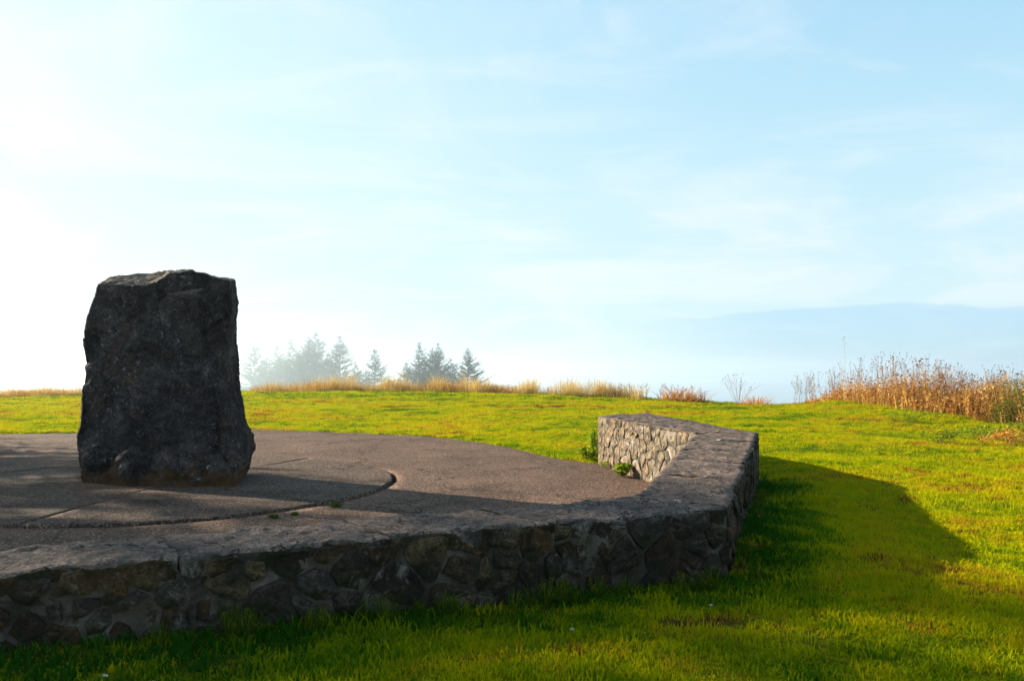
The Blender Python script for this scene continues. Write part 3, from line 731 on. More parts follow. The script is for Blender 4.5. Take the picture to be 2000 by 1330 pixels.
pts = pts[keep]; sd_ = sd_[keep]; dwall = dwall[keep]; dout = dout[keep]; soil_ = soil_[keep]; rr_ = rr_[keep]
pz = ground_z(pts[:, 0], pts[:, 1])
P3 = np.stack([pts[:, 0], pts[:, 1], 0 * sd_], -1)
big = fbm(P3 * .8, 3); mid_ = fbm(P3 * 3.1 + 9, 3); stripe = fbm(P3 * np.array([.25, 1.1, 1]) + 4, 3)
lush_shade = np.clip(1.25 - dout / .6, 0, 1) * (pts[:, 1] < 9)  # taller grass by the wall, its tint darkened with the wall's shade
tint = .51 + .32 * big + .24 * mid_ + .24 * stripe + rng.normal(0, .13, len(pts)) - .6 * lush_shade
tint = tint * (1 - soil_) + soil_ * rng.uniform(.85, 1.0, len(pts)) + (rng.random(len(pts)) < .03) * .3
fardry = np.clip((rr_ - 14) / 10, 0, 1) * np.clip(stripe * 2.2, -.3, 1); tint += .26 * fardry
scl = np.interp(pts[:, 2], [26, 45, 75, 150, 300, 420], [2.3, 1.8, 1.5, 1.25, 1.0, .95]) * rng.uniform(.7, 1.25, len(pts)) * (1 + .8 * lush_shade * rng.random(len(pts))) * (1 - .35 * soil_)
rcp = np.interp(np.arctan2(pts[:, 0], pts[:, 1]), az_k, rc_k); scl *= 1 + .8 * np.clip((rr_ - rcp + 6) / 6, 0, 1) * rng.random(len(pts))
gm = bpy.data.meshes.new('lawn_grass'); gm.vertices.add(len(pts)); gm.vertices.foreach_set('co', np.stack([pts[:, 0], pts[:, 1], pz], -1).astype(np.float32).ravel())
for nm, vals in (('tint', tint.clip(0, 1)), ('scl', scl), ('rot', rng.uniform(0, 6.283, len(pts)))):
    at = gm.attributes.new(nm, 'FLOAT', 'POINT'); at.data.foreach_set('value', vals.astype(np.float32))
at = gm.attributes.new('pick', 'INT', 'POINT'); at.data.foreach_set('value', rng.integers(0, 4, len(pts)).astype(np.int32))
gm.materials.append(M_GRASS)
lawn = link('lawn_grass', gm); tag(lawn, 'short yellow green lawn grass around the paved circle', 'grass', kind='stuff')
ng = bpy.data.node_groups.new('scatter', 'GeometryNodeTree')
ng.interface.new_socket('Geometry', in_out='INPUT', socket_type='NodeSocketGeometry'); ng.interface.new_socket('Geometry', in_out='OUTPUT', socket_type='NodeSocketGeometry')
n = nodes(ng); gi = n('NodeGroupInput'); go = n('NodeGroupOutput')
jn = n('GeometryNodeJoinGeometry')
for p in protos[::-1]:
    oi = n('GeometryNodeObjectInfo', {'Object': p, 'As Instance': True}); ng.links.new(oi.outputs['Geometry'], jn.inputs[0])
def attr(nm, t='FLOAT'): return n('GeometryNodeInputNamedAttribute', {'Name': nm}, data_type=t).outputs['Attribute']
rotv = n('ShaderNodeCombineXYZ', {2: attr('rot')}).outputs[0]
ip_ = n('GeometryNodeInstanceOnPoints', {'Points': gi.outputs[0], 'Instance': jn.outputs[0], 'Pick Instance': True, 'Instance Index': attr('pick', 'INT'), 'Rotation': rotv, 'Scale': attr('scl')})
ng.links.new(ip_.outputs[0], go.inputs[0])
md = lawn.modifiers.new('scatter', 'NODES'); md.node_group = ng

# ------------------------------------------------------------------ plants
def gz1(x, y): return float(ground_z(x, y)[0])
def at_px(px, y): return Vector(((px - 1000) / F * y, y, gz1((px - 1000) / F * y, y)))
def dry_clump(seed, blades=130, rad=.28, hgt=.75, lean=.3, wdt=.004):
    r = random.Random(seed); b = MB()
    for _ in range(blades):
        a_, q_ = r.uniform(0, 6.283), rad * r.random() ** .8; p = Vector((math.cos(a_) * q_, math.sin(a_) * q_, -.03))
        h = hgt * (r.uniform(.2, .75) if r.random() < .72 else r.uniform(.7, 1.15)); la = a_ + r.gauss(0, .7); ln = h * r.uniform(.05, lean * 2); d = Vector((math.cos(la), math.sin(la), 0))
        tw = r.uniform(0, 3.14); w = Vector((math.cos(tw), math.sin(tw), 0)) * wdt * r.uniform(.7, 1.4); t = min(1, max(0, r.gauss(.55, .22)))
        m1 = p + d * ln * .25 + Vector((0, 0, h * .5)); m2 = p + d * ln * .7 + Vector((0, 0, h * .85)); tip = p + d * ln * 1.2 + Vector((0, 0, h * r.uniform(.85, 1.02)))
        b.quad(p - w, p + w, m1 + w * .9, m1 - w * .9, t); b.quad(m1 - w * .9, m1 + w * .9, m2 + w * .6, m2 - w * .6, t); b.tri(m2 - w * .6, m2 + w * .6, tip, t)
    return b.mesh('dry_grass_clump')
clumps = [dry_clump(s) for s in range(3)] + [dry_clump(9, 150, .4, .5, .4), dry_clump(10, 90, .2, .95, .25)]
def place(name, me_, mat, loc, rz, sc_, label, cat, group):
    if not me_.materials: me_.materials.append(mat)
    o = bpy.data.objects.new(name, me_); COL.objects.link(o); o.location = loc; o.rotation_euler = (0, 0, rz); o.scale = sc_
    return tag(o, label, cat, group)
GRP = 'clumps of dry grass along the lawn crest'
r = random.Random(5)
LB = {'left': 'short tan dry grass clump on the lawn crest left of the standing stone',
      'mid': 'tall straw coloured dry grass clump on the crest in front of the misty spruces',
      'right': 'straw coloured dry grass clump on the crest right of the misty spruces'}
MID_Z = [(505, 570, 'palest spruces'), (570, 640, 'biggest pair of misty spruces'), (640, 700, 'slim spired misty spruce'), (700, 785, 'round topped lone spruce'), (785, 1005, 'right hand group of misty spruces')]
for k_ in range(150):
    if k_ < 34: px, key, hs = r.uniform(-60, 172), 'left', r.uniform(.3, .75)
    elif k_ < 118: px, key, hs = r.uniform(505, 1000), 'mid', r.choice((r.uniform(.3, .6), r.uniform(.6, 1.15)))
    else:
        px, key, hs = r.choice((1030, 1035, 1085, 1105, 1125, 1140, 1160, 1165, 1190, 1205, 1247)) + r.gauss(0, 9), 'right', r.uniform(.6, 1.0)
    if key == 'mid' and px < 600: hs *= .6
    if 1150 < px < 1172: hs *= 1.25
    rc = float(np.interp(math.atan((px - 1000) / F), az_k, rc_k)); y_ = (rc + r.uniform(-1.6, .8)) * math.cos(math.atan((px - 1000) / F))
    p = at_px(px, y_); w_ = r.uniform(.9, 1.5)
    place('dry_grass_clump', r.choice(clumps), M_DRY, p, r.uniform(0, 6.28), (w_, w_, hs * 1.28), *( (lambda zn: ('straw coloured dry grass clump on the crest below the ' + zn, 'dry grass', GRP + ' below the ' + zn))(next(z_[2] for z_ in MID_Z if z_[0] <= px <= z_[1])) if key == 'mid' else ((lambda zn: ('straw coloured dry grass clump ' + zn, 'dry grass', GRP + ' ' + zn))('first right of the darkest spruce' if px < 1062 else 'in the row above the wall end' if px < 1180 else 'at the right end of its row beside flat flower stalks') if key == 'right' else (LB[key], 'dry grass', GRP + ' ' + key))))
b = MB(); q_ = random.Random(12)
fx = [q_.uniform(-80, 178) if k_ < 1500 else (q_.uniform(490, 1010) if k_ < 6500 else q_.uniform(1000, 1260)) for k_ in range(7600)]
fr_ = np.interp(np.arctan((np.array(fx) - 1000) / F), az_k, rc_k) + np.array([q_.uniform(-1.8, 1.2) for _ in fx]); fa = np.arctan((np.array(fx) - 1000) / F)
fX, fY = fr_ * np.sin(fa), fr_ * np.cos(fa); fZ = ground_z(fX, fY)
for x, y_, z, px in zip(fX, fY, fZ, fx):
    dn_ = float(vnoise(np.array([[px * .03, y_ * .5, 0]]))[0])
    if px > 1000 and dn_ < -.25: continue
    h = q_.uniform(.16, .55) * (1 + .5 * dn_); p = Vector((x, y_, z - .02)); a_ = q_.uniform(0, 6.283); d = Vector((math.cos(a_), math.sin(a_), 0)); w = Vector((-d.y, d.x, 0)) * .007; t = min(1, max(0, q_.gauss(.22, .25)))
    m1 = p + d * h * .15 + Vector((0, 0, h * .6)); tip = p + d * h * q_.uniform(.2, .7) + Vector((0, 0, h)); b.quad(p - w, p + w, m1 + w * .8, m1 - w * .8, t); b.tri(m1 - w * .8, m1 + w * .8, tip, t)
tag(link('rough_grass', b.mesh('rough_grass'), M_DRY), 'low ragged brown grass fringing the crest of the lawn', 'grass', kind='stuff')
def bracken(seed, nfr=90, rad=.4, hgt=.62):
    rr2 = random.Random(seed); b = MB()
    for _ in range(nfr):
        a_ = rr2.uniform(0, 6.283); q_ = rad * rr2.random(); p = Vector((math.cos(a_) * q_, math.sin(a_) * q_, 0))
        h = hgt * rr2.uniform(.4, 1.1) * (1 - .5 * q_ / rad); la = rr2.uniform(0, 6.283); d = Vector((math.cos(la), math.sin(la), 0))
        ptsf = [p, p + d * h * .1 + Vector((0, 0, h * .5)), p + d * h * .25 + Vector((0, 0, h * .85)), p + d * h * .5 + Vector((0, 0, h * .98))]
        t = min(1, max(0, rr2.gauss(.6, .22))); b.tube(ptsf, [.006, .005, .004, .002], 3, t * .5)
        for s_i in range(7):
            f_ = .3 + .7 * s_i / 7; base = ptsf[1].lerp(ptsf[3], f_); L_ = .13 * (1.1 - f_) + .03
            for sg in (-1, 1):
                sv2 = Vector((-d.y, d.x, 0)) * sg; tip = base + sv2 * L_ + d * L_ * .3 + Vector((0, 0, rr2.uniform(-.05, .03))); w = d * .022
                b.quad(base - w, base + w, tip + w * .3, tip - w * .3, min(1, max(0, t + rr2.gauss(0, .12))))
    return b.mesh('dead_bracken')
brs = [dry_clump(s, 170, .36, .5, .55, .0075) for s in (31, 32, 33)]
for m_ in brs: m_.name = 'dead_bracken'
for px, s_, lab in [(20, .9, 'low rust brown bracken patch at the far left of the crest'), (60, .8, None), (95, .9, None), (130, .9, 'low rust brown bracken patch on the crest just left of the standing stone'),
                    (590, .8, 'wide rust brown bracken patch at the foot of the biggest misty spruces'), (622, 1.0, None), (655, 1.0, None), (690, .9, None), (792, .8, None),
                    (888, 1.1, 'upright rust brown bracken tuft below the rightmost misty spruces'), (955, .9, None), (985, .8, None),
                    (1310, 1.0, 'orange brown bracken under the dead flower stalks right of the wall end'), (1335, 1.1, None), (1362, .9, None),
                    (1462, .7, 'small rusty grass tuft beside the leafless dead shrub on the crest'), (1480, .8, None)]:
    rc = float(np.interp(math.atan((px - 1000) / F), az_k, rc_k)); y_ = rc * math.cos(math.atan((px - 1000) / F)) - .6
    p = at_px(px, y_)
    o = place('dead_bracken', r.choice(brs), M_RUST, p, r.uniform(0, 6.28), (s_ * 1.3, s_ * 1.3, s_ * 1.2), lab or 'rust brown dead bracken patch among the dry grass on the crest', 'bracken', None if lab else 'bracken patches along the crest')

def seed_stem(seed, h, heads, spread, head_r=.022, flat=False, leaves=5):
    """a dead stalk with side branches, dry leaves and seed heads: (stem mesh, heads mesh)"""
    q_ = random.Random(seed); s = MB(); hd = MB()
    top = Vector((q_.gauss(0, .1) * h, q_.gauss(0, .1) * h, h)); bend = Vector((q_.gauss(0, .03), q_.gauss(0, .03), 0)) * h
    path = [Vector((0, 0, -.03)), top * .35 + bend, top * .7 + bend, top]
    t0 = q_.uniform(.25, .9); s.tube(path, [.006, .005, .004, .0028], 4, t0)
    def head(p, k_=1.0):
        if flat:
            for _ in range(7):
                a_ = q_.uniform(0, 6.28); rr3 = head_r * 1.5 * math.sqrt(q_.random()) * k_; e = p + Vector((math.cos(a_) * rr3, math.sin(a_) * rr3, q_.uniform(0, .006)))
                s.tube([p - Vector((0, 0, .03)), e], [.0015, .001], 3, t0); hd.blob(e, head_r * .5, head_r * .3, q_.random(), 5)
        else:
            for _ in range(3): hd.blob(p + Vector((q_.gauss(0, .35), q_.gauss(0, .35), q_.gauss(0, .4))) * head_r * k_, head_r * .7 * k_, head_r * .6 * k_, q_.random(), 6)
    head(top)
    for k_ in range(heads):
        f_ = q_.uniform(.4, .92); b0 = path[1].lerp(path[3], (f_ - .35) / .65) if f_ > .35 else path[1]
        a_ = q_.uniform(0, 6.283); L_ = h * spread * q_.uniform(.5, 1.1) * (1.2 - f_ * .6); d = Vector((math.cos(a_), math.sin(a_), 0))
        e = b0 + d * L_ * .55 + Vector((0, 0, L_ * .95)); s.tube([b0, b0 + d * L_ * .35 + Vector((0, 0, L_ * .4)), e], [.003, .0025, .0018], 3, t0)
        head(e, q_.uniform(.55, .95))
    for k_ in range(leaves):
        f_ = q_.uniform(.1, .8); b0 = Vector((0, 0, 0)).lerp(top, f_); a_ = q_.uniform(0, 6.283); d = Vector((math.cos(a_), math.sin(a_), 0)); L_ = q_.uniform(.05, .13)
        w = Vector((-d.y, d.x, q_.uniform(-.6, .6))) * .014; e = b0 + d * L_ + Vector((0, 0, q_.uniform(-.08, .05))); md_ = b0.lerp(e, .5) + Vector((0, 0, .015)); t = q_.uniform(.1, .8)
        s.quad(b0, md_ + w, e, md_ - w, t)
    return s.mesh('stem'), hd.mesh('seed_heads')
def plant(name, pair, loc, rz, sc_, label, cat, group=None):
    o = empty(name, loc, rz); o.scale = sc_; tag(o, label, cat, group)
    link('stem', pair[0], M_STEM, o); link('seed_heads', pair[1], M_HEAD, o)['kind'] = 'stuff'
    return o
umb = [seed_stem(40 + s, .62, 4, .3, .028, True, 3) for s in range(4)]
for px, hh, y_ in [(1207, .8, 32), (1214, 1.0, 32.2), (1229, .95, 32), (1252, .9, 31.8), (1262, 1.05, 31.6), (1288, .9, 31), (1295, 1.05, 30.8), (1303, 1.15, 30.9), (1310, 1.1, 30.6),
                   (1321, 1.05, 30.7), (1330, .95, 30.4), (1338, .85, 30.2), (1352, 1.0, 30.2), (1361, .95, 30)]:
    lab = ('flat topped dead flower stalk standing alone between the dry grass and the bracken' if px < 1270 else 'flat topped dead flower stalk in the cluster above the orange bracken')
    plant('dead_umbel', r.choice(umb), at_px(px, y_), r.uniform(0, 6.28), (1, 1, hh), lab, 'dead flower', 'dead flower stalks ' + ('apart' if px < 1270 else 'in a cluster') + ' on the crest')
# leafless dead shrub
q_ = random.Random(77); s = MB(); hd = MB()
for k_ in range(11):
    a_ = q_.uniform(0, 6.283); L_ = q_.uniform(.7, 1.15); sp3 = q_.uniform(.15, .62); d = Vector((math.cos(a_) * sp3, math.sin(a_) * sp3 * .6, 1)).normalized()
    e = d * L_; mid3 = e * .5 + Vector((q_.gauss(0, .03), q_.gauss(0, .03), -.03)); s.tube([Vector((0, 0, -.02)), mid3, e], [.006, .004, .002], 3, q_.uniform(.3, .7)); hd.blob(e, .02, .02, .2)
    for _ in range(3):
        b0 = mid3.lerp(e, q_.uniform(0, .7)); e2 = b0 + (d + Vector((q_.gauss(0, .4), q_.gauss(0, .4), 0))) * q_.uniform(.15, .35); s.tube([b0, e2], [.003, .0015], 3, .4)
        if q_.random() < .5: hd.blob(e2, .016, .016, .3)
plant('dead_shrub', (s.mesh('stem'), hd.mesh('seed_heads')), at_px(1441, 28.2), 0, (1.2, 1.2, 1.1), 'sparse leafless dead shrub with fan of thin stems alone on the crest', 'dead shrub')
# right-hand thicket of dead flower stalks
tall = [seed_stem(60 + s, 1.3, 4 + s % 4, .32, .026, False, 9) for s in range(8)]
def thick_y(px): return float(np.interp(px, [1540, 1640, 1720, 1820, 2000, 2150], [25.5, 24, 21.5, 19.5, 17.5, 16.5]))
for k_ in range(185):
    if k_ < 22: px = r.uniform(1540, 1640); hh = r.uniform(.45, .85)
    else: px = r.uniform(1625, 2060); hh = r.uniform(.55, 1.05) * float(np.interp(px, [1620, 1700, 1800, 2000], [.95, 1.05, 1.0, .8]))
    y_ = thick_y(px) + r.uniform(-.2, 3.2)
    zone = next(z_ for lim, z_ in ((1700, 'around the tallest thin stalk'), (1790, 'left of the big clustered orange heads'), (1880, 'behind the low dark weed clump'), (1960, 'beside the green shrub'), (9999, 'amid the green shrub')) if px < lim)
    lab = ('thin dead flower stalk at the sparse left end of the brown thicket' if k_ < 22 else 'dry brown seedhead stalk in the thicket ' + zone)
    plant('seedhead_stalk', tall[k_ % 8], at_px(px, y_), r.uniform(0, 6.28), (.9, .9, hh), lab, 'dead flower', 'stalks at the left end of the thicket' if k_ < 22 else 'thicket stalks ' + zone)
plant('seedhead_stalk', seed_stem(91, 2.0, 2, .1, .024, False, 3), at_px(1648, 24), .5, (1, 1, 1), 'tallest thin stalk with a single dark head above the thicket', 'dead flower')
plant('seedhead_stalk', seed_stem(92, 1.35, 6, .3, .045, False, 6), at_px(1812, 20), .5, (1, 1, 1), 'stalk with the biggest clustered orange seed heads in mid thicket', 'dead flower')
plant('seedhead_stalk', seed_stem(93, 1.15, 1, .2, .045, True, 3), at_px(1976, 18.2), .5, (1, 1, 1), 'stalk with a round tan head rising just left of the green shrub', 'dead flower')
b = MB(); q_ = random.Random(3)
for k_ in range(5200):                                   # the tangle of lower stems and leaves
    px = 1570 + 520 * q_.random() ** .85; y_ = thick_y(px) + q_.uniform(-.4, 3.4); x = (px - 1000) / F * y_
    b.v.append((x, y_, 0)); 
txy = np.array(b.v); tz = ground_z(txy[:, 0], txy[:, 1]); b = MB()
for (x, y_, _), z in zip(txy, tz):
    px = 1000 + F * x / y_; env = float(np.interp(px, [1570, 1640, 1700, 1800, 2000], [.15, .5, .75, .85, .75])); h = env * q_.uniform(.25, 1.0) * (1.15 + .55 * float(vnoise(np.array([[px * .02, y_ * .8, 3.0]]))[0]))
    p = Vector((x, y_, z)); a_ = q_.uniform(0, 6.283); d = Vector((math.cos(a_), math.sin(a_), 0)); tt = min(1, max(0, q_.gauss(.55, .28)))
    top = p + d * h * q_.uniform(.05, .35) + Vector((0, 0, h)); w = Vector((q_.uniform(-1, 1), q_.uniform(-1, 1), 0)).normalized() * .005
    md_ = p.lerp(top, .5) + d * .02
    b.quad(p - w, p + w, md_ + w * .8, md_ - w * .8, tt); b.tri(md_ - w * .8, md_ + w * .8, top, tt)
    for _ in range(4):
        f_ = q_.uniform(.25, 1); c = p.lerp(top, f_); u_ = Vector((q_.gauss(0, 1), q_.gauss(0, 1), q_.gauss(0, .7))).normalized(); v2 = u_.orthogonal().normalized(); L_ = q_.uniform(.02, .055)
        b.quad(c, c + u_ * L_ + v2 * L_ * .35, c + u_ * L_ * 2, c + u_ * L_ - v2 * L_ * .35, min(1, max(0, tt + q_.gauss(-.05, .2))))
tag(link('dead_weeds', b.mesh('dead_weeds'), M_TANGLE), 'tangled rust brown dead weeds filling the thicket at right', 'weeds', kind='stuff')
def leaf_mass(seed, nl, rx, ry, rz, size, lo=0.0, stems=0):
    q2 = random.Random(seed); b = MB(); st = MB()
    lumps = [Vector((q2.uniform(-.7, .7) * rx, q2.uniform(-.7, .7) * ry, q2.uniform(.15, .85) * rz)) for _ in range(9)]
    for k_ in range(nl):
        L0 = q2.choice(lumps); c = L0 + Vector((q2.gauss(0, .2) * rx, q2.gauss(0, .2) * ry, q2.gauss(0, .17) * rz)); c.z = max(.01, c.z)
        u_ = Vector((q2.gauss(0, 1), q2.gauss(0, 1), q2.gauss(0, .6))).normalized(); v2 = (u_.orthogonal().normalized() + Vector((q2.gauss(0, .4), q2.gauss(0, .4), q2.gauss(0, .4)))).normalized(); s2 = size * q2.uniform(.6, 1.3)
        t = min(1, max(0, q2.gauss(.5 + lo, .25))); b.quad(c, c + u_ * s2 + v2 * s2 * .5, c + u_ * s2 * 2, c + u_ * s2 - v2 * s2 * .5, t)
    for k_ in range(stems):
        L0 = q2.choice(lumps); st.tube([Vector((q2.gauss(0, .2) * rx, q2.gauss(0, .2) * ry, -.03)), L0 * .6, L0 + Vector((0, 0, .2 * rz))], [.008, .006, .003], 4, q2.random())
    return b, st
b, st = leaf_mass(8, 3800, 1.1, .9, 1.5, .03, 0, 46)
sh = empty('green_shrub', at_px(2005, 17.4)); sh.scale = (.75, .8, .66); tag(sh, 'dense dark green shrub with bare brown stems at the right edge', 'shrub')
link('foliage', b.mesh('foliage'), M_SHRUB, sh); link('stems', st.mesh('stems'), M_STEM, sh)
for seed, px, y_, s_, lab in [(21, 1832, 14.6, .42, 'low dark green weed clump on the lawn in front of the thicket'), (22, 1905, 15.2, .5, 'low yellowish bramble patch at the foot of the thicket'),
                              (23, 1960, 14.2, .55, 'low reddish bramble patch near the right edge of the lawn'), (24, 1760, 17.8, .4, 'small yellow green weed patch before the thicket'), (25, 1995, 15.5, .6, 'yellow green bramble patch under the green shrub')]:
    b, st = leaf_mass(seed, 700, 1, .7, .55, .045, .05 if seed != 21 else -.15, 8)
    o = empty('weed_patch', at_px(px, y_)); o.scale = (s_,) * 3; tag(o, lab, 'weeds')
    link('foliage', b.mesh('foliage'), M_WEED if seed != 23 else M_RUST, o); link('stems', st.mesh('stems'), M_STEM, o)
# weeds by the wall
def rosette(seed, nl, rad, hgt, wdt):
    q2 = random.Random(seed); b = MB()
    for k_ in range(nl):
        a_ = q2.uniform(0, 6.283); d = Vector((math.cos(a_), math.sin(a_), 0)); p = d * q2.uniform(0, rad * .35); L_ = rad * q2.uniform(.5, 1); h = hgt * q2.uniform(.3, 1)
        e = p + d * L_ + Vector((0, 0, h * .8)); md_ = p + d * L_ * .5 + Vector((0, 0, h)); w = Vector((-d.y, d.x, q2.uniform(-.4, .4))) * wdt * q2.uniform(.6, 1.2); t = q2.uniform(.3, 1)
        b.quad(p, md_ + w, e, md_ - w, t)
    return b.mesh('leaves')
def weed(me_, loc, label, name='wall_weed'):
    o = link(name, me_, M_TUFT if name == 'joint_weed' else M_WEED); o.location = loc; return tag(o, label, 'weed')
def by_inner(px, off):
    e = IN_T[2] - IN_T[3]; best = min((IN_T[3] + e * (k_ / 200) for k_ in range(200)), key=lambda p: abs(1000 + F * p.x / p.y - px)); nn = nrm_of(IN_T[3], IN_T[2], 1); p = best + nn * off
    return Vector((p.x, p.y, 0))
gp = by_inner(1235, .16); weed(rosette(1, 90, .15, .18, .024), gp, 'bright yellow green leafy weed at the foot of the sunlit inner wall face')
gp = G(1150, 897, .02); weed(rosette(2, 90, .24, .2, .026), gp, 'broad leaved green weed growing beside the end of the wall')
gp = G(1163, 884, .02); weed(rosette(3, 70, .2, .42, .016), gp, 'upright pointed green weed against the end of the wall')
gp = by_inner(1190, .08); weed(rosette(4, 30, .1, .1, .012), gp, 'tiny weed in the joint below the inner wall face')
for px, py, s_, lab in [(655, 991, .1, 'small green grass tuft in the ring joint of the round slab'), (535, 1012, .07, 'tiny moss green tuft in the ring joint in front of the stone'), (575, 1006, .05, 'brownish tuft in the ring joint right of the stone')]:
    weed(rosette(px, 60, s_, s_ * .6, .008), G(px, py, .0), lab, 'joint_weed')
# longer grass leaning on the near wall
for k_ in range(46):
    f_ = r.random(); base = OUT_T[0].lerp(OUT_T[1], .45 + .55 * f_) if k_ < 34 else OUT_T[1].lerp(OUT_T[2], f_)
    nn = nrm_of(OUT_T[0], OUT_T[1], 1) if k_ < 34 else nrm_of(OUT_T[1], OUT_T[2], 1)
    p = base + nn * r.uniform(.05, .16); p.z = gz1(p.x, p.y)
    if k_ == 0: wt = [rosette(200 + s, 46, .1, .17, .0035) for s in range(3)]
    o = link('grass_tuft', wt[k_ % 3], M_TUFT); o.location = p; o.rotation_euler = (0, 0, r.uniform(0, 6.28)); s_ = r.uniform(.3, .8); o.scale = (s_, s_, s_)
    tag(o, 'longer dark green grass tuft at the foot of the near wall face' if k_ < 34 else 'longer green grass tuft at the foot of the wall on its right side', 'grass tuft', 'grass tufts along the foot of the wall ' + ('front' if k_ < 34 else 'side'))
# small pale flowers and petals on the lawn
for px, py, z, lab in [(205, 1316, .5, 'small yellowish flower in the shaded grass at lower left'), (300, 1326, .5, 'second pale yellow flower in the shaded grass at lower left'), (1116, 1243, .43, 'lone white flower in the grass below the middle of the wall'),
                       (1388, 1195, .4, 'small white flower beside the reddish bare patch'), (1483, 1022, .36, 'white flower close to the right outer side of the wall'), (1478, 968, .32, 'pale flower near the shaded right side of the wall')]:
    p = D(px, py, G(px, py, z).y); p = Vector((p.x, p.y, gz1(p.x, p.y) + .04)); b = MB()
    b.blob(p * 0, .006, .005, .5)
    for j in range(8):
        a_ = j * .785; d = Vector((math.cos(a_), math.sin(a_) * .6, .15 - .7 * math.sin(a_))); w = Vector((-math.sin(a_), math.cos(a_), .3)) * .004; b.quad(p * 0, d * .006 + w, d * .012, d * .006 - w, .5)
    o = link('lawn_flower', b.mesh('lawn_flower'), M_PETAL); o.location = p; tag(o, lab, 'flower')

# ------------------------------------------------------------------ spruces in the mist
def spruce(seed):
    """unit-height spruce in true proportions: (trunk mesh, crown mesh)"""
    q2 = random.Random(seed); tr = MB(); b = MB()
    tr.tube([Vector((0, 0, -.03)), Vector((.004, 0, .3)), Vector((0, .004, .7)), Vector((0, 0, 1.0))], [.014, .011, .005, .0010], 6, .3)
    wide = q2.uniform(.38, .47); z = .08; side = q2.uniform(0, 6.28)
    while z < .985:
        f_ = (z - .08) / .92; L0 = wide * (1 - f_) ** 1.08 + .006; nb = q2.randint(4, 6) if f_ < .85 else 3
        a0 = q2.uniform(0, 6.283)
        for j in range(nb):
            if q2.random() < .12: continue
            a_ = a0 + 6.283 * j / nb + q2.gauss(0, .25); L_ = L0 * q2.uniform(.5, 1.15) * (1 + .18 * math.cos(a_ - side)); d = Vector((math.cos(a_), math.sin(a_), 0))
            sl = q2.uniform(-.12, .15) + .55 * f_; up = q2.uniform(.18, .42)
            def bp(t): return Vector((0, 0, z)) + d * L_ * t + Vector((0, 0, L_ * (sl * t + up * t * t * t - .18 * t * (1 - t))))
            tr.tube([bp(0), bp(.5), bp(1)], [.0032 * (1 - f_) + .0006, .002 * (1 - f_) + .0005, .0004], 3, .3)
            sd2 = Vector((-d.y, d.x, 0)); ns = max(3, int(L_ / .0125))
            for k_ in range(ns):
                t = .12 + .88 * (k_ + q2.random()) / ns; c = bp(t); wl = (.050 * (1 - .7 * t) * min(1, L_ / .2) + .011) * q2.uniform(.5, 1.25)
                tone = min(1, max(0, q2.gauss(.5, .25)))
                for sg in (-1, 1):
                    e = c + sd2 * sg * wl * q2.uniform(.5, 1.0) + d * wl * q2.uniform(.5, 1.1) + Vector((0, 0, q2.uniform(-.35, .45) * wl)); w = d * .0028 + Vector((0, 0, q2.uniform(.001, .0045)))
                    b.quad(c - w, c + w, e + w * .4, e - w * .4, tone)
                e = c + d * wl * q2.uniform(-.2, .7) + Vector((0, 0, wl * q2.uniform(-.8, .4))); w = sd2 * .0028 + Vector((0, 0, .002)); b.quad(c - w, c + w, e + w * .4, e - w * .4, tone)
        z += .026 * (1 - .35 * f_) * q2.uniform(.5, 1.5)
    return tr.mesh('trunk'), b.mesh('crown')
kinds = [spruce(s) for s in range(6)]
def tree(px, top_py, dist, hgt, wid, kind, label, group=None):
    k9 = 1.4 * float(np.interp(px, [490, 580, 760, 900], [1.36, 1.36, 1.2, 1.08]))
    dist, hgt, wid = dist * k9, hgt * k9, hgt * k9 * 1.3 * min(1.2, max(.85, wid / hgt / 1.25))
    tp_ = D(px, top_py, dist); o = empty('spruce_tree', (tp_.x, tp_.y, tp_.z - hgt), kind * 1.3); o.scale = (wid, wid, hgt)
    tag(o, label, 'spruce', group)
    link('trunk', kinds[kind][0], M_BARK, o); link('crown', kinds[kind][1], M_NEEDLE, o)
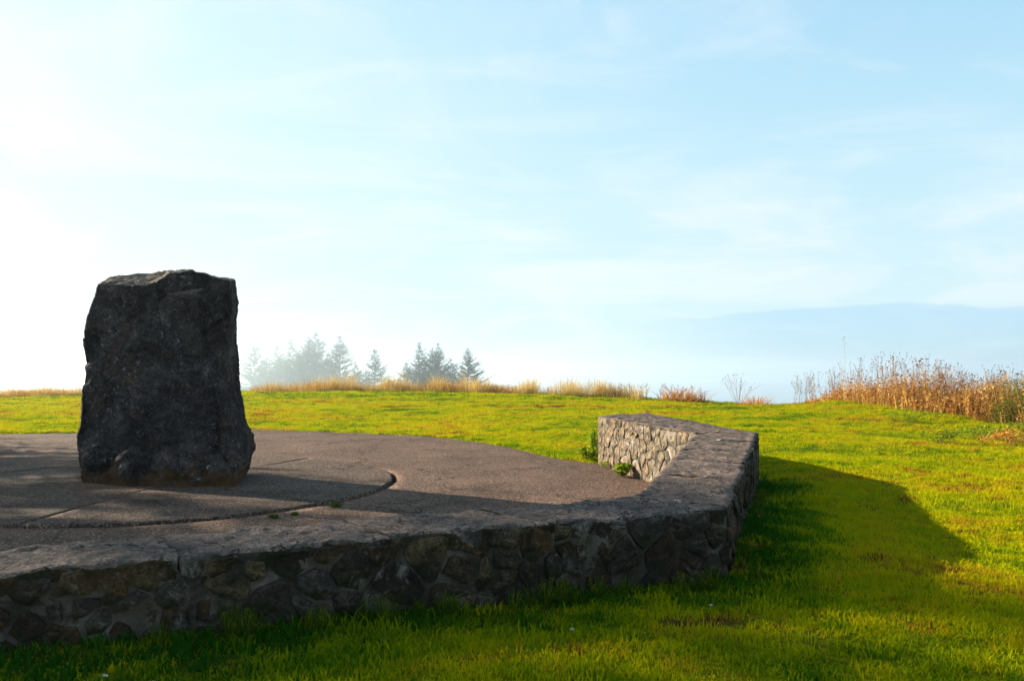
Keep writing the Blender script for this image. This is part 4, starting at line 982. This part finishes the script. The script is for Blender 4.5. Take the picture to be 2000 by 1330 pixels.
for px, py, dist, hgt, wid, kd, lab in [
    (12, 726, 620, 34, 38, 2, 'tiny faint spruce top at the far left edge of the crest'),
    (152, 748, 620, 26, 40, 4, 'faint spruce top just left of the standing stone'),
    (497, 664, 520, 46, 62, 0, 'palest broad spruce right next to the standing stone'),
    (541, 674, 500, 42, 48, 3, 'faint spruce second to the right of the standing stone'),
    (568, 661, 470, 44, 52, 1, 'pale bare topped spruce left of the biggest pair'),
    (602, 656, 400, 38, 48, 4, 'left one of the biggest pair of misty spruces'),
    (617, 648, 420, 42, 50, 2, 'tallest misty spruce with a thin spire, right one of the big pair'),
    (664, 655, 400, 38, 48, 5, 'misty spruce with a slim spire standing right of the big pair'),
    (732, 681, 360, 30, 40, 3, 'round topped spruce standing alone in the gap between the two groups'),
    (819, 668, 300, 27, 32, 1, 'slender spruce at the left of the right hand group'),
    (845, 678, 290, 25, 31, 0, 'dense spruce in the middle of the right hand group'),
    (856, 669, 330, 29, 26, 5, 'faint thin topped spruce behind the middle of the right hand group'),
    (880, 699, 300, 22, 28, 2, 'low bushy spruce top between the two darkest spruces'),
    (520, 694, 480, 30, 46, 4, 'low faint spruce between the two palest trees beside the standing stone'),
    (553, 690, 460, 32, 46, 5, 'low pale spruce left of the pale bare topped one'),
    (586, 684, 430, 30, 44, 0, 'dense low misty spruce at the left foot of the biggest pair'),
    (640, 690, 420, 28, 44, 3, 'low misty spruce filling the gap right of the tallest one'),
    (694, 706, 400, 24, 40, 1, 'low misty spruce between the slim spire and the lone round top'),
    (794, 706, 300, 20, 30, 3, 'low dark spruce at the far left foot of the right hand group'),
    (913, 679, 280, 24, 32, 4, 'darkest and rightmost spruce of the misty trees')]:
    tree(px, py, dist, hgt, wid, kd, lab)
# spruces on the rise left of the frame; they shade the left of the paving
for d_, p_, hgt, wid, kd in [(23, 7.3, 6.8, 7.2, 1), (22, 5.7, 6.4, 7.2, 2), (24, 3.6, 13.8, 8.6, 3), (27, 2.3, 11.6, 6.4, 0)]:
    perp = Vector((-SUN_H.y, SUN_H.x)) * -1
    if perp.y < 0: perp = -perp
    pos = SUN_H * d_ + perp * p_
    o = empty('spruce_tree', (pos.x, pos.y, gz1(pos.x, pos.y)), kd); o.scale = (wid, wid, hgt)
    tag(o, 'green spruce on the lawn beyond the left edge of the paving', 'spruce', 'spruces left of the paved circle')
    link('trunk', kinds[kd][0], M_BARK, o); link('crown', kinds[kd][1], M_NEEDLE, o)
